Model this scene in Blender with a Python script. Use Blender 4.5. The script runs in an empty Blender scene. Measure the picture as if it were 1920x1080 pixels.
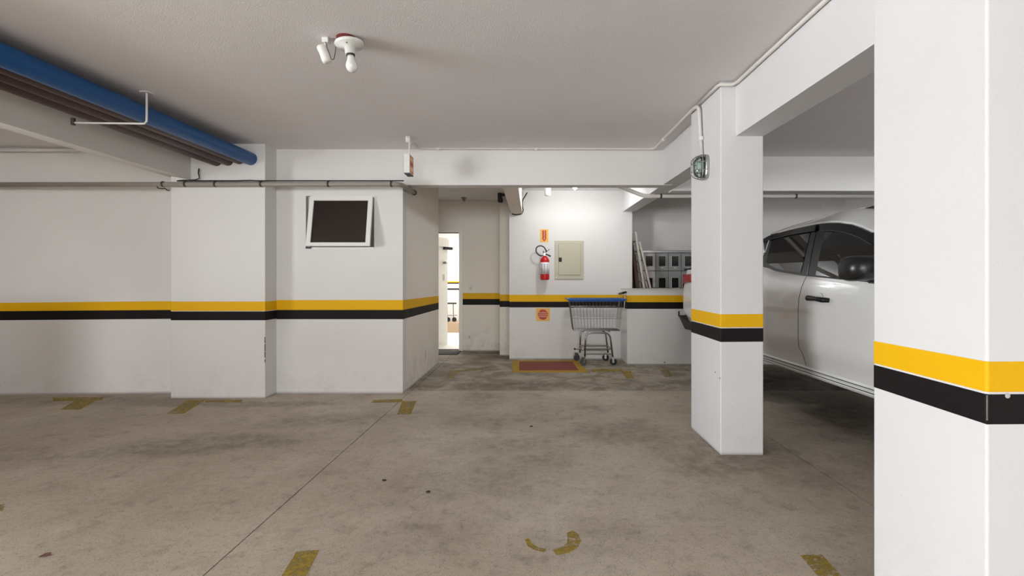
import bpy, bmesh, math, random
from mathutils import Vector, Matrix
from mathutils.geometry import tessellate_polygon
random.seed(7)
C = bpy.context.scene.collection
PI = math.pi

# ------------------------------------------------------------------ camera
F, CX, CY, H = 900.0, 1000.0, 530.0, 1.2          # focal length and vanishing point in pixels, eye height in metres
cam_d = bpy.data.cameras.new('camera'); cam = bpy.data.objects.new('camera', cam_d); C.objects.link(cam)
cam.location = (0, 0, H); cam.rotation_euler = (PI / 2, 0, 0)
cam_d.sensor_width = 36; cam_d.lens = F / 1920 * 36
cam_d.shift_x = -(CX - 960) / 1920; cam_d.shift_y = (CY - 540) / 1920
cam_d.clip_start = 0.05
sc = bpy.context.scene
sc.camera = cam
# ------------------------------------------------------------------ sky, light, exposure
w = bpy.data.worlds.new('sky'); sc.world = w; w.use_nodes = True
w.node_tree.nodes['Background'].inputs[0].default_value = (0.80, 0.88, 1.0, 1)
w.node_tree.nodes['Background'].inputs[1].default_value = 1.0
sc.view_settings.view_transform = 'Standard'; sc.view_settings.look = 'None'
sc.view_settings.exposure = 0.27; sc.view_settings.gamma = 1.0
sc.view_settings.use_curve_mapping = False


def area(name, loc, target, sx, sy, power, col):
    d = bpy.data.lights.new(name, 'AREA'); d.shape = 'RECTANGLE'; d.size = sx; d.size_y = sy
    d.energy = power; d.color = col
    o = bpy.data.objects.new(name, d); C.objects.link(o); o.location = loc
    o.rotation_euler = (Vector(target) - Vector(loc)).to_track_quat('-Z', 'Y').to_euler()
    return o


def point(name, loc, power, col, r=0.05):
    d = bpy.data.lights.new(name, 'POINT'); d.energy = power; d.color = col; d.shadow_soft_size = r
    o = bpy.data.objects.new(name, d); C.objects.link(o); o.location = loc
    return o


# daylight through the two open gateways: one in the side wall, one behind the photographer
area('daylight_side_gate', (-9.15, -1.5, 1.05), (0, -1.5, 1.2), 4.8, 1.9, 860, (0.93, 0.975, 1.0))
area('daylight_rear_gate', (1.0, -13.8, 1.2), (1.0, 2, 0.9), 7.6, 2.0, 760, (0.95, 0.98, 1.0))
# the room behind the door is lit by its own ceiling lamp
area('corridor_lamp_light', (-1.6, 10.4, 2.55), (-1.6, 10.4, 0), 1.6, 1.6, 85, (1.0, 0.99, 0.96))
# bay of the pickup: dim overhead fill light, no fixture
area('truck_bay_fill_light', (4.2, 4.6, 2.5), (4.2, 4.6, 0), 0.5, 0.5, 9, (0.9, 0.95, 1.0))


# ------------------------------------------------------------------ helpers
def wx(px, Y): return (px - CX) * Y / F
def wz(py, Y): return H - (py - CY) * Y / F
def P(px, py, Y): return Vector((wx(px, Y), Y, wz(py, Y)))
def fl(px, py):                                   # point of the floor seen at a pixel
    Y = F * H / (py - CY)
    return (wx(px, Y), Y)


def link(name, me, loc, parent=None):
    o = bpy.data.objects.new(name, me); C.objects.link(o); o.location = loc
    if parent is not None:
        o.parent = parent; o.matrix_parent_inverse = Matrix.Translation(-Vector(parent.location))
    return o


def tag(o, label=None, cat=None, group=None, kind=None):
    if label: o['label'] = label
    if cat: o['category'] = cat
    if group: o['group'] = group
    if kind: o['kind'] = kind
    return o


def thing(name, loc, label, cat, group=None):
    o = link(name, None, Vector(loc)); o.empty_display_size = 0.1
    return tag(o, label, cat, group)


def obj(name, bm, mat, parent=None, smooth=False, bevel=0.0, seg=2, origin=None, angle=35, solid=0.0):
    bmesh.ops.recalc_face_normals(bm, faces=bm.faces)
    vs = [v.co for v in bm.verts]
    lo = Vector([min(v[i] for v in vs) for i in range(3)]); hi = Vector([max(v[i] for v in vs) for i in range(3)])
    c = Vector(origin) if origin is not None else (lo + hi) / 2
    bmesh.ops.translate(bm, verts=bm.verts, vec=-c)
    me = bpy.data.meshes.new(name); bm.to_mesh(me); bm.free()
    for m in (mat if isinstance(mat, (list, tuple)) else [mat]):
        me.materials.append(m)
    if smooth:
        for p in me.polygons: p.use_smooth = True
    o = link(name, me, c, parent)
    if solid:
        m = o.modifiers.new('solid', 'SOLIDIFY'); m.thickness = solid; m.offset = 0
    if bevel:
        m = o.modifiers.new('bevel', 'BEVEL'); m.width = bevel; m.segments = seg; m.limit_method = 'ANGLE'; m.angle_limit = math.radians(angle)
        m.harden_normals = False
    return o


def box(bm, x0, x1, y0, y1, z0, z1):
    v = [bm.verts.new((x, y, z)) for z in (z0, z1) for y in (y0, y1) for x in (x0, x1)]
    for f in ((0, 2, 3, 1), (4, 5, 7, 6), (0, 1, 5, 4), (2, 6, 7, 3), (0, 4, 6, 2), (1, 3, 7, 5)):
        bm.faces.new([v[i] for i in f])
    return v


def hexa(bm, bottom, top):
    """closed prism between two equal rings"""
    a = [bm.verts.new(p) for p in bottom]; b = [bm.verts.new(p) for p in top]; n = len(a)
    bm.faces.new(a[::-1]); bm.faces.new(b)
    for i in range(n): bm.faces.new((a[i], a[(i + 1) % n], b[(i + 1) % n], b[i]))


def nb(): return bmesh.new()


def bx(*a):
    bm = nb(); box(bm, *a); return bm


def tube(bm, pts, r, n=10, cap=True, closed=False):
    pts = [Vector(p) for p in pts]
    m = len(pts); rings = []
    up = None
    for i, p in enumerate(pts):
        if closed:
            d = (pts[(i + 1) % m] - pts[i - 1]).normalized()
        else:
            d = (pts[min(i + 1, m - 1)] - pts[max(i - 1, 0)]).normalized()
        if up is None:
            up = Vector((0, 0, 1)) if abs(d.z) < 0.9 else Vector((1, 0, 0))
        s = d.cross(up)
        if s.length < 1e-4: s = d.orthogonal()
        s.normalize(); u = s.cross(d).normalized(); up = u
        rr = r[i] if isinstance(r, (list, tuple)) else r
        rings.append([bm.verts.new(p + (s * math.cos(a) + u * math.sin(a)) * rr) for a in [2 * PI * k / n for k in range(n)]])
    for i in range(m if closed else m - 1):
        A, B = rings[i], rings[(i + 1) % m]
        for k in range(n): bm.faces.new((A[k], A[(k + 1) % n], B[(k + 1) % n], B[k]))
    if cap and not closed:
        bm.faces.new(rings[0][::-1]); bm.faces.new(rings[-1])


def arc_pts(pts, rad, seg=5):
    """polyline with rounded corners"""
    pts = [Vector(p) for p in pts]; out = [pts[0]]
    for i in range(1, len(pts) - 1):
        a, b, c = pts[i - 1], pts[i], pts[i + 1]
        d1, d2 = (a - b), (c - b)
        r = min(rad, d1.length * .45, d2.length * .45)
        p, q = b + d1.normalized() * r, b + d2.normalized() * r
        for k in range(seg + 1):
            t = k / seg
            out.append((1 - t) ** 2 * p + 2 * t * (1 - t) * b + t * t * q)
    out.append(pts[-1]); return out


def lathe(bm, prof, c, axis=(0, 0, 1), n=24, cap=True):
    """prof: list of (radius, height along axis)"""
    ax = Vector(axis).normalized(); s = ax.orthogonal().normalized(); u = ax.cross(s); c = Vector(c)
    rings = []
    for r, h in prof:
        rings.append([bm.verts.new(c + ax * h + (s * math.cos(2 * PI * k / n) + u * math.sin(2 * PI * k / n)) * max(r, 1e-4)) for k in range(n)])
    for A, B in zip(rings, rings[1:]):
        for k in range(n): bm.faces.new((A[k], A[(k + 1) % n], B[(k + 1) % n], B[k]))
    if cap:
        bm.faces.new(rings[0][::-1]); bm.faces.new(rings[-1])


def text_mesh(body, size, loc, rot, mat, parent, name='lettering', spacing=1.0, ext=0.0006):
    cu = bpy.data.curves.new('t', 'FONT'); cu.body = body; cu.size = size; cu.align_x = 'CENTER'; cu.align_y = 'CENTER'
    cu.extrude = ext; cu.space_character = spacing; cu.resolution_u = 2
    to = bpy.data.objects.new('t', cu); C.objects.link(to)
    dg = bpy.context.evaluated_depsgraph_get(); dg.update()
    me = bpy.data.meshes.new_from_object(to.evaluated_get(dg)); bpy.data.objects.remove(to); bpy.data.curves.remove(cu)
    me.transform(Matrix.Rotation(rot[2], 4, 'Z') @ Matrix.Rotation(rot[1], 4, 'Y') @ Matrix.Rotation(rot[0], 4, 'X'))
    me.materials.clear(); me.materials.append(mat)
    return link(name, me, Vector(loc), parent)


# ------------------------------------------------------------------ materials
def srgb(r, g, b):
    f = lambda c: c / 12.92 if c <= .04045 else ((c + .055) / 1.055) ** 2.4
    return (f(r / 255), f(g / 255), f(b / 255), 1)


class NT:
    def __init__(s, name):
        s.m = bpy.data.materials.new(name); s.m.use_nodes = True
        s.t = s.m.node_tree; s.n = s.t.nodes; s.b = s.n['Principled BSDF']
    def node(s, ty, **kw):
        n = s.n.new(ty)
        for k, v in kw.items():
            if k in n.inputs: s.set(n.inputs[k], v)
            else: setattr(n, k, v)
        return n
    def set(s, sock, v):
        if isinstance(v, bpy.types.NodeSocket): s.t.links.new(v, sock)
        else: sock.default_value = v
    def math(s, op, a, b=0.0, clamp=False):
        n = s.n.new('ShaderNodeMath'); n.operation = op; n.use_clamp = clamp
        s.set(n.inputs[0], a); s.set(n.inputs[1], b); return n.outputs[0]
    def noise(s, scale, detail=3, rough=.55, vec=None, dist=0.0):
        n = s.n.new('ShaderNodeTexNoise'); n.inputs['Scale'].default_value = scale; n.inputs['Detail'].default_value = detail
        n.inputs['Roughness'].default_value = rough; n.inputs['Distortion'].default_value = dist
        s.set(n.inputs['Vector'], vec if vec is not None else s.pos()); return n.outputs['Fac']
    def pos(s):
        if not hasattr(s, '_p'): s._p = s.n.new('ShaderNodeNewGeometry').outputs['Position']
        return s._p
    def xyz(s):
        if not hasattr(s, '_x'):
            s._x = s.n.new('ShaderNodeSeparateXYZ'); s.set(s._x.inputs[0], s.pos())
        return s._x.outputs
    def ramp(s, fac, a, b, lo=0.0, hi=1.0):
        n = s.n.new('ShaderNodeMapRange'); n.interpolation_type = 'SMOOTHSTEP'
        s.set(n.inputs[0], fac); n.inputs[1].default_value = a; n.inputs[2].default_value = b
        n.inputs[3].default_value = lo; n.inputs[4].default_value = hi; return n.outputs[0]
    def mix(s, fac, a, b, mode='MIX'):
        n = s.n.new('ShaderNodeMix'); n.data_type = 'RGBA'; n.blend_type = mode
        s.set(n.inputs[0], fac); s.set(n.inputs[6], a); s.set(n.inputs[7], b); return n.outputs[2]
    def bump(s, h, strength, dist=0.01):
        n = s.n.new('ShaderNodeBump'); n.inputs['Strength'].default_value = strength; n.inputs['Distance'].default_value = dist
        s.set(n.inputs['Height'], h); s.set(s.b.inputs['Normal'], n.outputs[0])
    def out(s, color=None, rough=None, metal=None, **kw):
        if color is not None: s.set(s.b.inputs['Base Color'], color)
        if rough is not None: s.set(s.b.inputs['Roughness'], rough)
        if metal is not None: s.set(s.b.inputs['Metallic'], metal)
        for k, v in kw.items(): s.set(s.b.inputs[k], v)
        return s.m


def plain(name, col, rough=.5, metal=0.0, var=.06, bump=0.0, scale=30, **kw):
    t = NT(name); f = t.noise(scale, 2)
    dark = tuple(c * (1 - var) for c in col[:3]) + (1,); lite = tuple(min(1, c * (1 + var)) for c in col[:3]) + (1,)
    if bump: t.bump(t.noise(scale * 4, 2), bump, .003)
    return t.out(t.mix(f, dark, lite), rough, metal, **kw)


def wall_paint(name, col, grain=140, bump=.25, grime=.35, seed=0.0):
    t = NT(name)
    f = t.noise(1.3, 4); g = t.noise(grain, 2, .6)
    base = t.mix(t.ramp(f, .3, .7), tuple(c * .965 for c in col[:3]) + (1,), col)
    z = t.xyz()[2]
    low = t.ramp(z, .02, .55, 1.0, 0.0)
    dirt = t.math('MULTIPLY', low, t.ramp(t.noise(5, 5, .7), .42, .75))
    base = t.mix(t.math('MULTIPLY', dirt, grime), base, srgb(140, 126, 110))
    sc_ = t.math('MULTIPLY', t.ramp(t.noise(26, 3, .7), .70, .76), t.ramp(z, .1, .9, 1.0, 0.0))
    base = t.mix(t.math('MULTIPLY', sc_, .35), base, srgb(120, 112, 105))
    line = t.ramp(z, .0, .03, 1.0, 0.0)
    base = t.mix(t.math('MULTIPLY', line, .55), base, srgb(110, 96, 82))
    t.bump(g, bump, .004)
    return t.out(base, .75)


WALL = wall_paint('white_wall_paint', srgb(222, 219, 216), grime=.15)
WALLD = wall_paint('grainy_wall_paint', srgb(238, 230, 218), 90, .4, .4)
PILLAR = wall_paint('pillar_paint', srgb(219, 217, 217), 170, .2, .12)
BEAM = wall_paint('beam_paint', srgb(222, 217, 210), 110, .35, 0)
CEIL = wall_paint('ceiling_plaster', srgb(234, 230, 230), 150, .5, 0)


def stripe_mat(name, col):
    t = NT(name); f = t.noise(60, 3)
    wear = t.ramp(t.noise(14, 5, .75), .68, .80)
    base = t.mix(f, tuple(c * .93 for c in col[:3]) + (1,), col)
    base = t.mix(t.math('MULTIPLY', wear, .12), base, srgb(200, 195, 190))
    t.bump(t.noise(130, 2), .25, .003)
    return t.out(base, .55)


YEL = stripe_mat('yellow_stripe_paint', srgb(232, 178, 8)); YEL.node_tree.nodes['Principled BSDF'].inputs['Specular IOR Level'].default_value = .2
BLK = stripe_mat('black_stripe_paint', srgb(26, 22, 23)); BLK.node_tree.nodes['Principled BSDF'].inputs['Specular IOR Level'].default_value = .15


def concrete_nodes(t, tint=1.0):
    vec = t.pos(); x, y, z = t.xyz()
    big = t.noise(.55, 5, .6, dist=.4); med = t.noise(2.4, 5, .65); fine = t.math('ADD', t.math('MULTIPLY', t.noise(120, 3, .8), .6), t.math('MULTIPLY', t.noise(27, 5, .8), .4)); spk = t.noise(190, 1, .5)
    a, b = srgb(182, 169, 152), srgb(206, 195, 179)
    base = t.mix(t.ramp(big, .32, .68), a, b)
    base = t.mix(t.math('MULTIPLY', t.ramp(med, .45, .75), .40), base, srgb(160, 144, 129))
    base = t.mix(t.math('MULTIPLY', t.ramp(fine, .49, .61), .55), base, srgb(112, 99, 86))
    base = t.mix(t.math('MULTIPLY', t.ramp(spk, .60, .74), .45), base, srgb(214, 204, 192))
    blot = t.noise(7.5, 8, .72, dist=.25)
    base = t.mix(t.ramp(blot, .50, .68, 0, .38), base, srgb(128, 112, 98))
    base = t.mix(t.ramp(blot, .30, .44, .30, 0), base, srgb(212, 202, 190))
    # smears, damp stains, dark patches along walls and under the pickup: (x, y, half length, half width, turn, strength)
    wob = t.math('MULTIPLY', t.math('SUBTRACT', t.noise(1.6, 5, .65), .5), 1.9)
    tot = None
    for (sx, sy, ax, ay, rot, st) in STAINS:
        dx = t.math('SUBTRACT', x, sx); dy = t.math('SUBTRACT', y, sy); c, s = math.cos(rot), math.sin(rot)
        u = t.math('DIVIDE', t.math('ADD', t.math('MULTIPLY', dx, c), t.math('MULTIPLY', dy, s)), ax)
        v = t.math('DIVIDE', t.math('SUBTRACT', t.math('MULTIPLY', dy, c), t.math('MULTIPLY', dx, s)), ay)
        d = t.math('ADD', t.math('SQRT', t.math('ADD', t.math('MULTIPLY', u, u), t.math('MULTIPLY', v, v))), wob)
        m = t.ramp(d, .25, 1.15, st, 0.0)
        tot = m if tot is None else t.math('MAXIMUM', tot, m)
    brk = t.math('ADD', t.math('MULTIPLY', t.ramp(t.noise(9, 6, .75), .35, .65), .6), .4)
    base = t.mix(t.math('MULTIPLY', tot, brk), base, srgb(92, 78, 66))
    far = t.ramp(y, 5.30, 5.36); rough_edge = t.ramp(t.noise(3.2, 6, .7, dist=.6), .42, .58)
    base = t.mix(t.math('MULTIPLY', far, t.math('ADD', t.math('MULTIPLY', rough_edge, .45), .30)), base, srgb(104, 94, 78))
    return base, fine, med


STAINS = [(-2.55, 3.55, 1.0, .32, .25, .55), (-1.7, 4.2, .8, .3, .3, .45), (-.35, 4.2, .5, .35, 0, .4), (.65, 3.85, .65, .4, .2, .5),
          (-.2, 3.55, .6, .25, .2, .35), (-.5, 5.0, .35, .5, 0, .35), (.55, 4.55, .3, .2, 0, .4), (1.35, 3.35, .62, .62, 0, .62),
          (1.75, 2.95, .30, .30, .5, .4), (-.15, 5.6, .9, .22, 0, .7), (-1.25, 6.2, .25, 1.0, 0, .55), (-3.2, 4.75, 1.6, .14, 0, .5),
          (2.9, 4.0, .8, 2.0, 0, .55), (-.6, 7.6, .5, .25, 0, .5), (-4.6, 4.9, 1.6, .3, 0, .45), (-.5, 2.3, .6, .3, .4, .3), (-.25, 3.0, .9, .45, .5, .3), (.1, 4.6, .4, .9, 0, .3), (-3.6, 3.3, .9, .3, .3, .3), (.15, 2.2, .5, .25, .2, .25)]


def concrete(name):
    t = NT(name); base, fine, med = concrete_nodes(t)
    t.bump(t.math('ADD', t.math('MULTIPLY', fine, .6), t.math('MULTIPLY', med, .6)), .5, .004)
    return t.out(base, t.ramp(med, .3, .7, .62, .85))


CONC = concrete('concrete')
JOINT = plain('joint_dirt', srgb(62, 52, 44), .9)


def worn_paint(name, col, amount):
    t = NT(name)
    f = t.math('ADD', t.math('MULTIPLY', t.noise(34, 5, .75), .65), t.math('MULTIPLY', t.noise(5.5, 4, .6), .35))
    base = t.mix(t.noise(120, 2), tuple(c * .78 for c in col[:3]) + (1,), col)
    return t.out(base, .7, Alpha=t.ramp(f, amount - .08, amount + .12, 0, .9))


MARK = worn_paint('worn_yellow_paint', srgb(178, 152, 58), .46)
MARKF = worn_paint('faded_yellow_paint', srgb(172, 150, 74), .50)
MARKR = worn_paint('red_floor_paint', srgb(142, 66, 52), .30)
MARKY = worn_paint('yellow_floor_paint', srgb(188, 152, 36), .36)

WHITEP = plain('white_plastic', srgb(226, 225, 220), .35, var=.02)
WHITEM = plain('white_aluminium', srgb(232, 230, 226), .35, var=.02)
PVCG = plain('grey_conduit', srgb(150, 142, 132), .5, bump=.1)
PVCL = plain('pale_conduit', srgb(214, 208, 203), .5)
DARKM = plain('dark_clamp', srgb(58, 52, 46), .6)
BLUE = plain('blue_pipe_paint', srgb(0, 78, 140), .38, var=.04)
BROWN = plain('brown_pipe_paint', srgb(64, 33, 25), .4, var=.05)
CABLE = plain('black_cable', srgb(22, 20, 19), .5)
CHROME = plain('chrome_wire', srgb(146, 142, 140), .25, 1.0, var=.08)
GALV = plain('galvanised_metal', srgb(176, 176, 176), .35, 1.0)
RED = plain('red_enamel', srgb(196, 24, 30), .28, var=.03)
REDB = plain('dark_red_plastic', srgb(100, 20, 22), .5)
LABELW = plain('label_white', srgb(226, 222, 222), .5)
INK = plain('ink_grey', srgb(90, 86, 100), .6)
BEIGE = plain('beige_steel', srgb(183, 177, 154), .42, var=.02)
BEIGED = plain('beige_steel_shadow_gap', srgb(150, 144, 122), .5, var=.02)
SIGNY = plain('sign_yellow', srgb(232, 178, 70), .5)
SIGNR = plain('sign_red', srgb(176, 38, 18), .5)
SIGNO = plain('sign_orange', srgb(214, 140, 92), .5)
SIGNL = plain('sign_pale', srgb(246, 206, 160), .5)
BLKP = plain('black_plastic', srgb(20, 20, 21), .45, var=.1, **{'Specular IOR Level': .3})
BLKG = plain('black_gloss', srgb(16, 16, 17), .18)
RUBBER = plain('black_rubber', srgb(30, 30, 31), .8)
GREYW = plain('grey_caster_rubber', srgb(74, 80, 84), .6)
BLUEP = plain('blue_plastic', srgb(30, 88, 158), .4)
METERG = plain('grey_meter_box', srgb(150, 153, 151), .45, var=.04)
METERL = plain('pale_frame_and_reflection', srgb(198, 190, 186), .45, var=.04)
METERK = plain('dark_meter_glass', srgb(24, 26, 24), .12)
WOOD = plain('dark_wood', srgb(88, 70, 58), .7, var=.25, scale=12)
ALU = plain('ladder_aluminium', srgb(184, 176, 168), .45, .3, var=.35, scale=30)
CARD = plain('brown_board', srgb(170, 146, 120), .7)
LEAF = plain('dead_leaf', srgb(92, 58, 46), .8, var=.3, scale=60)
GRIT = plain('dark_grit', srgb(58, 46, 38), .9)
MATB = plain('doormat_fibre', srgb(74, 74, 74), .95, bump=.5)
SILVER = plain('brushed_steel', srgb(170, 170, 166), .3, 1.0)
REDL = plain('red_lamp_lens', srgb(150, 12, 22), .12)
TYRE = plain('tyre_rubber', srgb(24, 24, 24), .85, bump=.3)
ALLOY = plain('alloy_wheel', srgb(180, 182, 184), .3, 1.0)
TILE = plain('white_floor_tile', srgb(226, 224, 220), .25, var=.03)


def car_paint():
    t = NT('white_car_paint')
    return t.out(t.mix(t.noise(3), srgb(206, 205, 203), srgb(212, 211, 209)), .35, 0.0, **{'Coat Weight': 1.0, 'Coat Roughness': .04})


CARP = car_paint()


def tinted(name, col, rough=.02, mixf=.12, gcol=(1, 1, 1, 1)):
    t = NT(name); n = t.n; tr = n.new('ShaderNodeBsdfTransparent'); tr.inputs[0].default_value = col
    gl = n.new('ShaderNodeBsdfGlossy'); gl.inputs['Roughness'].default_value = rough; gl.inputs['Color'].default_value = gcol
    fr = n.new('ShaderNodeFresnel'); fr.inputs[0].default_value = 1.5
    ad = t.math('ADD', fr.outputs[0], mixf, True)
    mx = n.new('ShaderNodeMixShader'); t.set(mx.inputs[0], ad); t.set(mx.inputs[1], tr.outputs[0]); t.set(mx.inputs[2], gl.outputs[0])
    t.set(n['Material Output'].inputs[0], mx.outputs[0]); return t.m


CARG = tinted('car_window_glass', (.06, .065, .07, 1), .02, .05)
WING = tinted('smoked_window_glass', (.20, .17, .16, 1), .35, .05, (.80, .66, .58, 1))
LAMPG = tinted('green_lamp_glass', (.80, .88, .84, 1), .08, .06)


def emit(name, col, s):
    t = NT(name); return t.out(col, .4, **{'Emission Color': col, 'Emission Strength': s})


BULBON = emit('lit_bulb', (1, 1, .97, 1), 25.0)
BULBOFF = plain('opal_bulb_glass', srgb(226, 224, 222), .2)

# ------------------------------------------------------------------ the setting
def S(name, bm, mat, parent=None, **kw):
    o = obj(name, bm, mat, parent, **kw)
    if parent is None: o['kind'] = 'structure'
    return o


Y3, Y2, Y1 = 1.012, .905, .805                    # stripe heights on the far walls


def stripe_front(par, x0, x1, yl, yr, zs=(Y1, Y2, Y3), zr=None):
    """yellow over black band painted on a wall that faces the camera; yl, yr wall front at each end"""
    zr = zr or zs; e = .0015
    for nm, m, i in (('black_stripe', BLK, 0), ('yellow_stripe', YEL, 1)):
        bm = nb()
        hexa(bm, [(x0, yl - e, zs[i]), (x1, yr - e, zr[i]), (x1, yr + .003, zr[i]), (x0, yl + .003, zs[i])],
             [(x0, yl - e, zs[i + 1]), (x1, yr - e, zr[i + 1]), (x1, yr + .003, zr[i + 1]), (x0, yl + .003, zs[i + 1])])
        obj(nm, bm, m, par)


def stripe_side(par, x, y0, y1, face, z0=(Y1, Y2, Y3), z1=None):
    z1 = z1 or z0; a, b = (x - .0015, x + .003) if face < 0 else (x - .003, x + .0015)
    for nm, m, i in (('black_stripe', BLK, 0), ('yellow_stripe', YEL, 1)):
        bm = nb()
        hexa(bm, [(a, y0, z0[i]), (b, y0, z0[i]), (b, y1, z1[i]), (a, y1, z1[i])],
             [(a, y0, z0[i + 1]), (b, y0, z0[i + 1]), (b, y1, z1[i + 1]), (a, y1, z1[i + 1])])
        obj(nm, bm, m, par)


def ceil_z(Y):
    return 2.555 if Y < 2 else (2.645 if Y > 5.27 else 2.50 + .0275 * Y)


# floor: a base with recessed joints and four slabs cut by the sawn joints
floor = S('floor', bx(-9.4, 5.4, -14.2, 13.2, -.20, -.014), JOINT)
g = .0035
xs, ys = [-9.35, -1.352, 1.827, 5.35], [-14.1, 5.30, 8.50]
for i in range(3):
    for j in range(2):
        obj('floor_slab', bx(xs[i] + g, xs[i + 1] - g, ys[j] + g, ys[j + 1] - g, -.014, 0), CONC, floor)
# ceiling
bm = nb()
yy = [-14.2, 2.0, 5.27, 13.2]
rows = [[bm.verts.new((x, y, ceil_z(y) + dz)) for x in (-9.4, 5.4)] for y in yy for dz in (0, .15)]
for i in range(3):
    a, b = rows[2 * i], rows[2 * i + 2]; c, d = rows[2 * i + 1], rows[2 * i + 3]
    bm.faces.new((a[0], a[1], b[1], b[0])); bm.faces.new((c[0], d[0], d[1], c[1]))
    bm.faces.new((a[0], b[0], d[0], c[0])); bm.faces.new((a[1], c[1], d[1], b[1]))
bm.faces.new((rows[0][0], rows[1][0], rows[1][1], rows[0][1])); bm.faces.new((rows[-2][0], rows[-2][1], rows[-1][1], rows[-1][0]))
S('ceiling', bm, CEIL)

# long wall of the left bay
bm = nb(); al, ar = 5.11, 5.23
hexa(bm, [(-6.45, 5.08, 0), (-3.7, ar, 0), (-3.7, 5.5, 0), (-6.45, 5.5, 0)], [(-6.45, 5.08, 2.7), (-3.7, ar, 2.7), (-3.7, 5.5, 2.7), (-6.45, 5.5, 2.7)])
wall_a = S('wall_left_bay', bm, WALL)
stripe_front(wall_a, -6.45, -3.7, 5.08, ar, (.795, .893, .978), (.808, .905, 1.002))
# pilaster in front of it
B0, B1, BY = -3.755, -2.778, 4.97
pil = S('pillar_at_wall', bx(B0, B1, BY, 5.4, 0, 2.66), WALL, bevel=.006)
for nm, m, z0, z1 in (('black_stripe', BLK, .808, .905), ('yellow_stripe', YEL, .905, 1.007)):
    obj(nm, bx(B0 - .0015, B1 + .0015, BY - .0015, 5.4, z0, z1), m, pil, bevel=.006)
for (z, h) in ((.615, .022), (.575, .036), (.49, .075), (.425, .06), (.375, .03)):        # chipped arris of the pilaster
    obj('chip', bx(B1 - .005, B1 + .001, BY - .001, BY + .005, z, z + h), DARKM, pil)

# wall with the small window: built around the opening
CYF = 5.192; W0, W1, WZ0, WZ1 = wx(573.5, CYF), wx(701.5, CYF), wz(467, CYF), wz(367.5, CYF)
CR = -1.412
bm = nb()
box(bm, -2.80, W0, CYF, CYF + .15, 0, 2.70); box(bm, W1, CR, CYF, CYF + .15, 0, 2.70)
box(bm, W0, W1, CYF, CYF + .15, 0, WZ0); box(bm, W0, W1, CYF, CYF + .15, WZ1, 2.70)
bmesh.ops.remove_doubles(bm, verts=bm.verts, dist=1e-5)
wall_c = S('wall_window', bm, WALL)
stripe_front(wall_c, -2.80, CR + .0015, CYF, CYF)
wall_s = S('wall_passage', bx(CR - .15, CR, CYF + .15, 7.152, 0, 2.70), WALLD)
stripe_side(wall_s, CR, CYF, 7.152, +1, (Y1, Y2, Y3), (Y1, .902, 1.004))
S('wall_store_back', bx(-5.6, CR - .15, 7.0, 7.152, 0, 2.70), WALLD)
# passage end wall with door opening
DY = 8.44; D0, D1, DZ = -2.12, wx(861, DY), wz(436, DY)
bm = nb()
box(bm, -5.6, D0, DY, DY + .15, 0, 2.70); box(bm, D1, -.376, DY, DY + .15, 0, 2.70); box(bm, D0, D1, DY, DY + .15, DZ, 2.70)
bmesh.ops.remove_doubles(bm, verts=bm.verts, dist=1e-5)
wall_f = S('wall_passage_end', bm, WALLD)
stripe_front(wall_f, D1 + .062, -.54, DY, DY, (.809, .913, 1.017))
col = S('pillar_by_passage', bx(-.553, -.376, 7.9, DY, 0, 2.70), WALLD, bevel=.004)
stripe_front(col, -.553, -.378, 7.9, 7.9, (.80, .90, 1.005))
# wall with the extinguisher
wall_d = S('wall_extinguisher', bx(-.376, 1.55, 7.526, 8.0, 0, 2.70), WALL)
stripe_front(wall_d, -.376, 1.369, 7.526, 7.526, (.812, .902, 1.010))
# half-height wall and recess behind
wall_e = S('wall_half_height', bx(1.37, 5.3, 7.013, 8.0, 0, 1.100), WALL, bevel=.006)
stripe_front(wall_e, 1.37, 5.3, 7.013, 7.013, (.818, .915, 1.015))
stripe_side(wall_e, 1.37, 7.013, 7.526, -1, (.818, .915, 1.015))
S('ledge', bx(1.37, 5.3, 7.004, 7.95, 1.100, 1.110), plain('ledge_concrete', srgb(196, 190, 180), .7), wall_e)
S('wall_recess', bx(1.5, 5.3, 7.95, 8.1, 0, 2.70), WALL)
S('pillar_in_recess', bx(4.78, 5.3, 7.86, 8.0, 1.11, 2.66), WALL)
S('wall_right', bx(5.1, 5.4, -14.2, 8.1, 0, 2.70), WALL)
# enclosing walls behind the photographer, each with a gateway open to daylight
bm = nb()
box(bm, -9.4, -9.2, -14.2, -3.95, 0, 2.6); box(bm, -6.6, -6.4, 1.1, 5.3, 0, 2.6); box(bm, -9.4, -9.2, -3.95, 1.1, 2.05, 2.6)
S('wall_left', bm, plain('bare_wall_concrete', srgb(124, 114, 104), .85, var=.12, bump=.3))  # finish kept dark to lessen light bounced onto the left bay wall
bm = nb()
box(bm, -9.4, -2.9, -14.2, -14.0, 0, 2.6); box(bm, 4.9, 5.3, -14.2, -14.0, 0, 2.6); box(bm, -2.9, 4.9, -14.2, -14.0, 2.3, 2.6)
S('wall_rear', bm, WALL)

BLOCKER = plain('light_blocker_concrete', srgb(118, 108, 98), .85, var=.12, bump=.3)
# added out of view: low wall and tall stub that shade the left bay wall
S('light_blocker_low', bx(-4.62, -4.45, 1.1, 3.85, 0, 1.0), BLOCKER)
S('light_blocker_tall', bx(-9.4, -6.4, 1.1, 1.3, 0, 2.6), BLOCKER)
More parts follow.
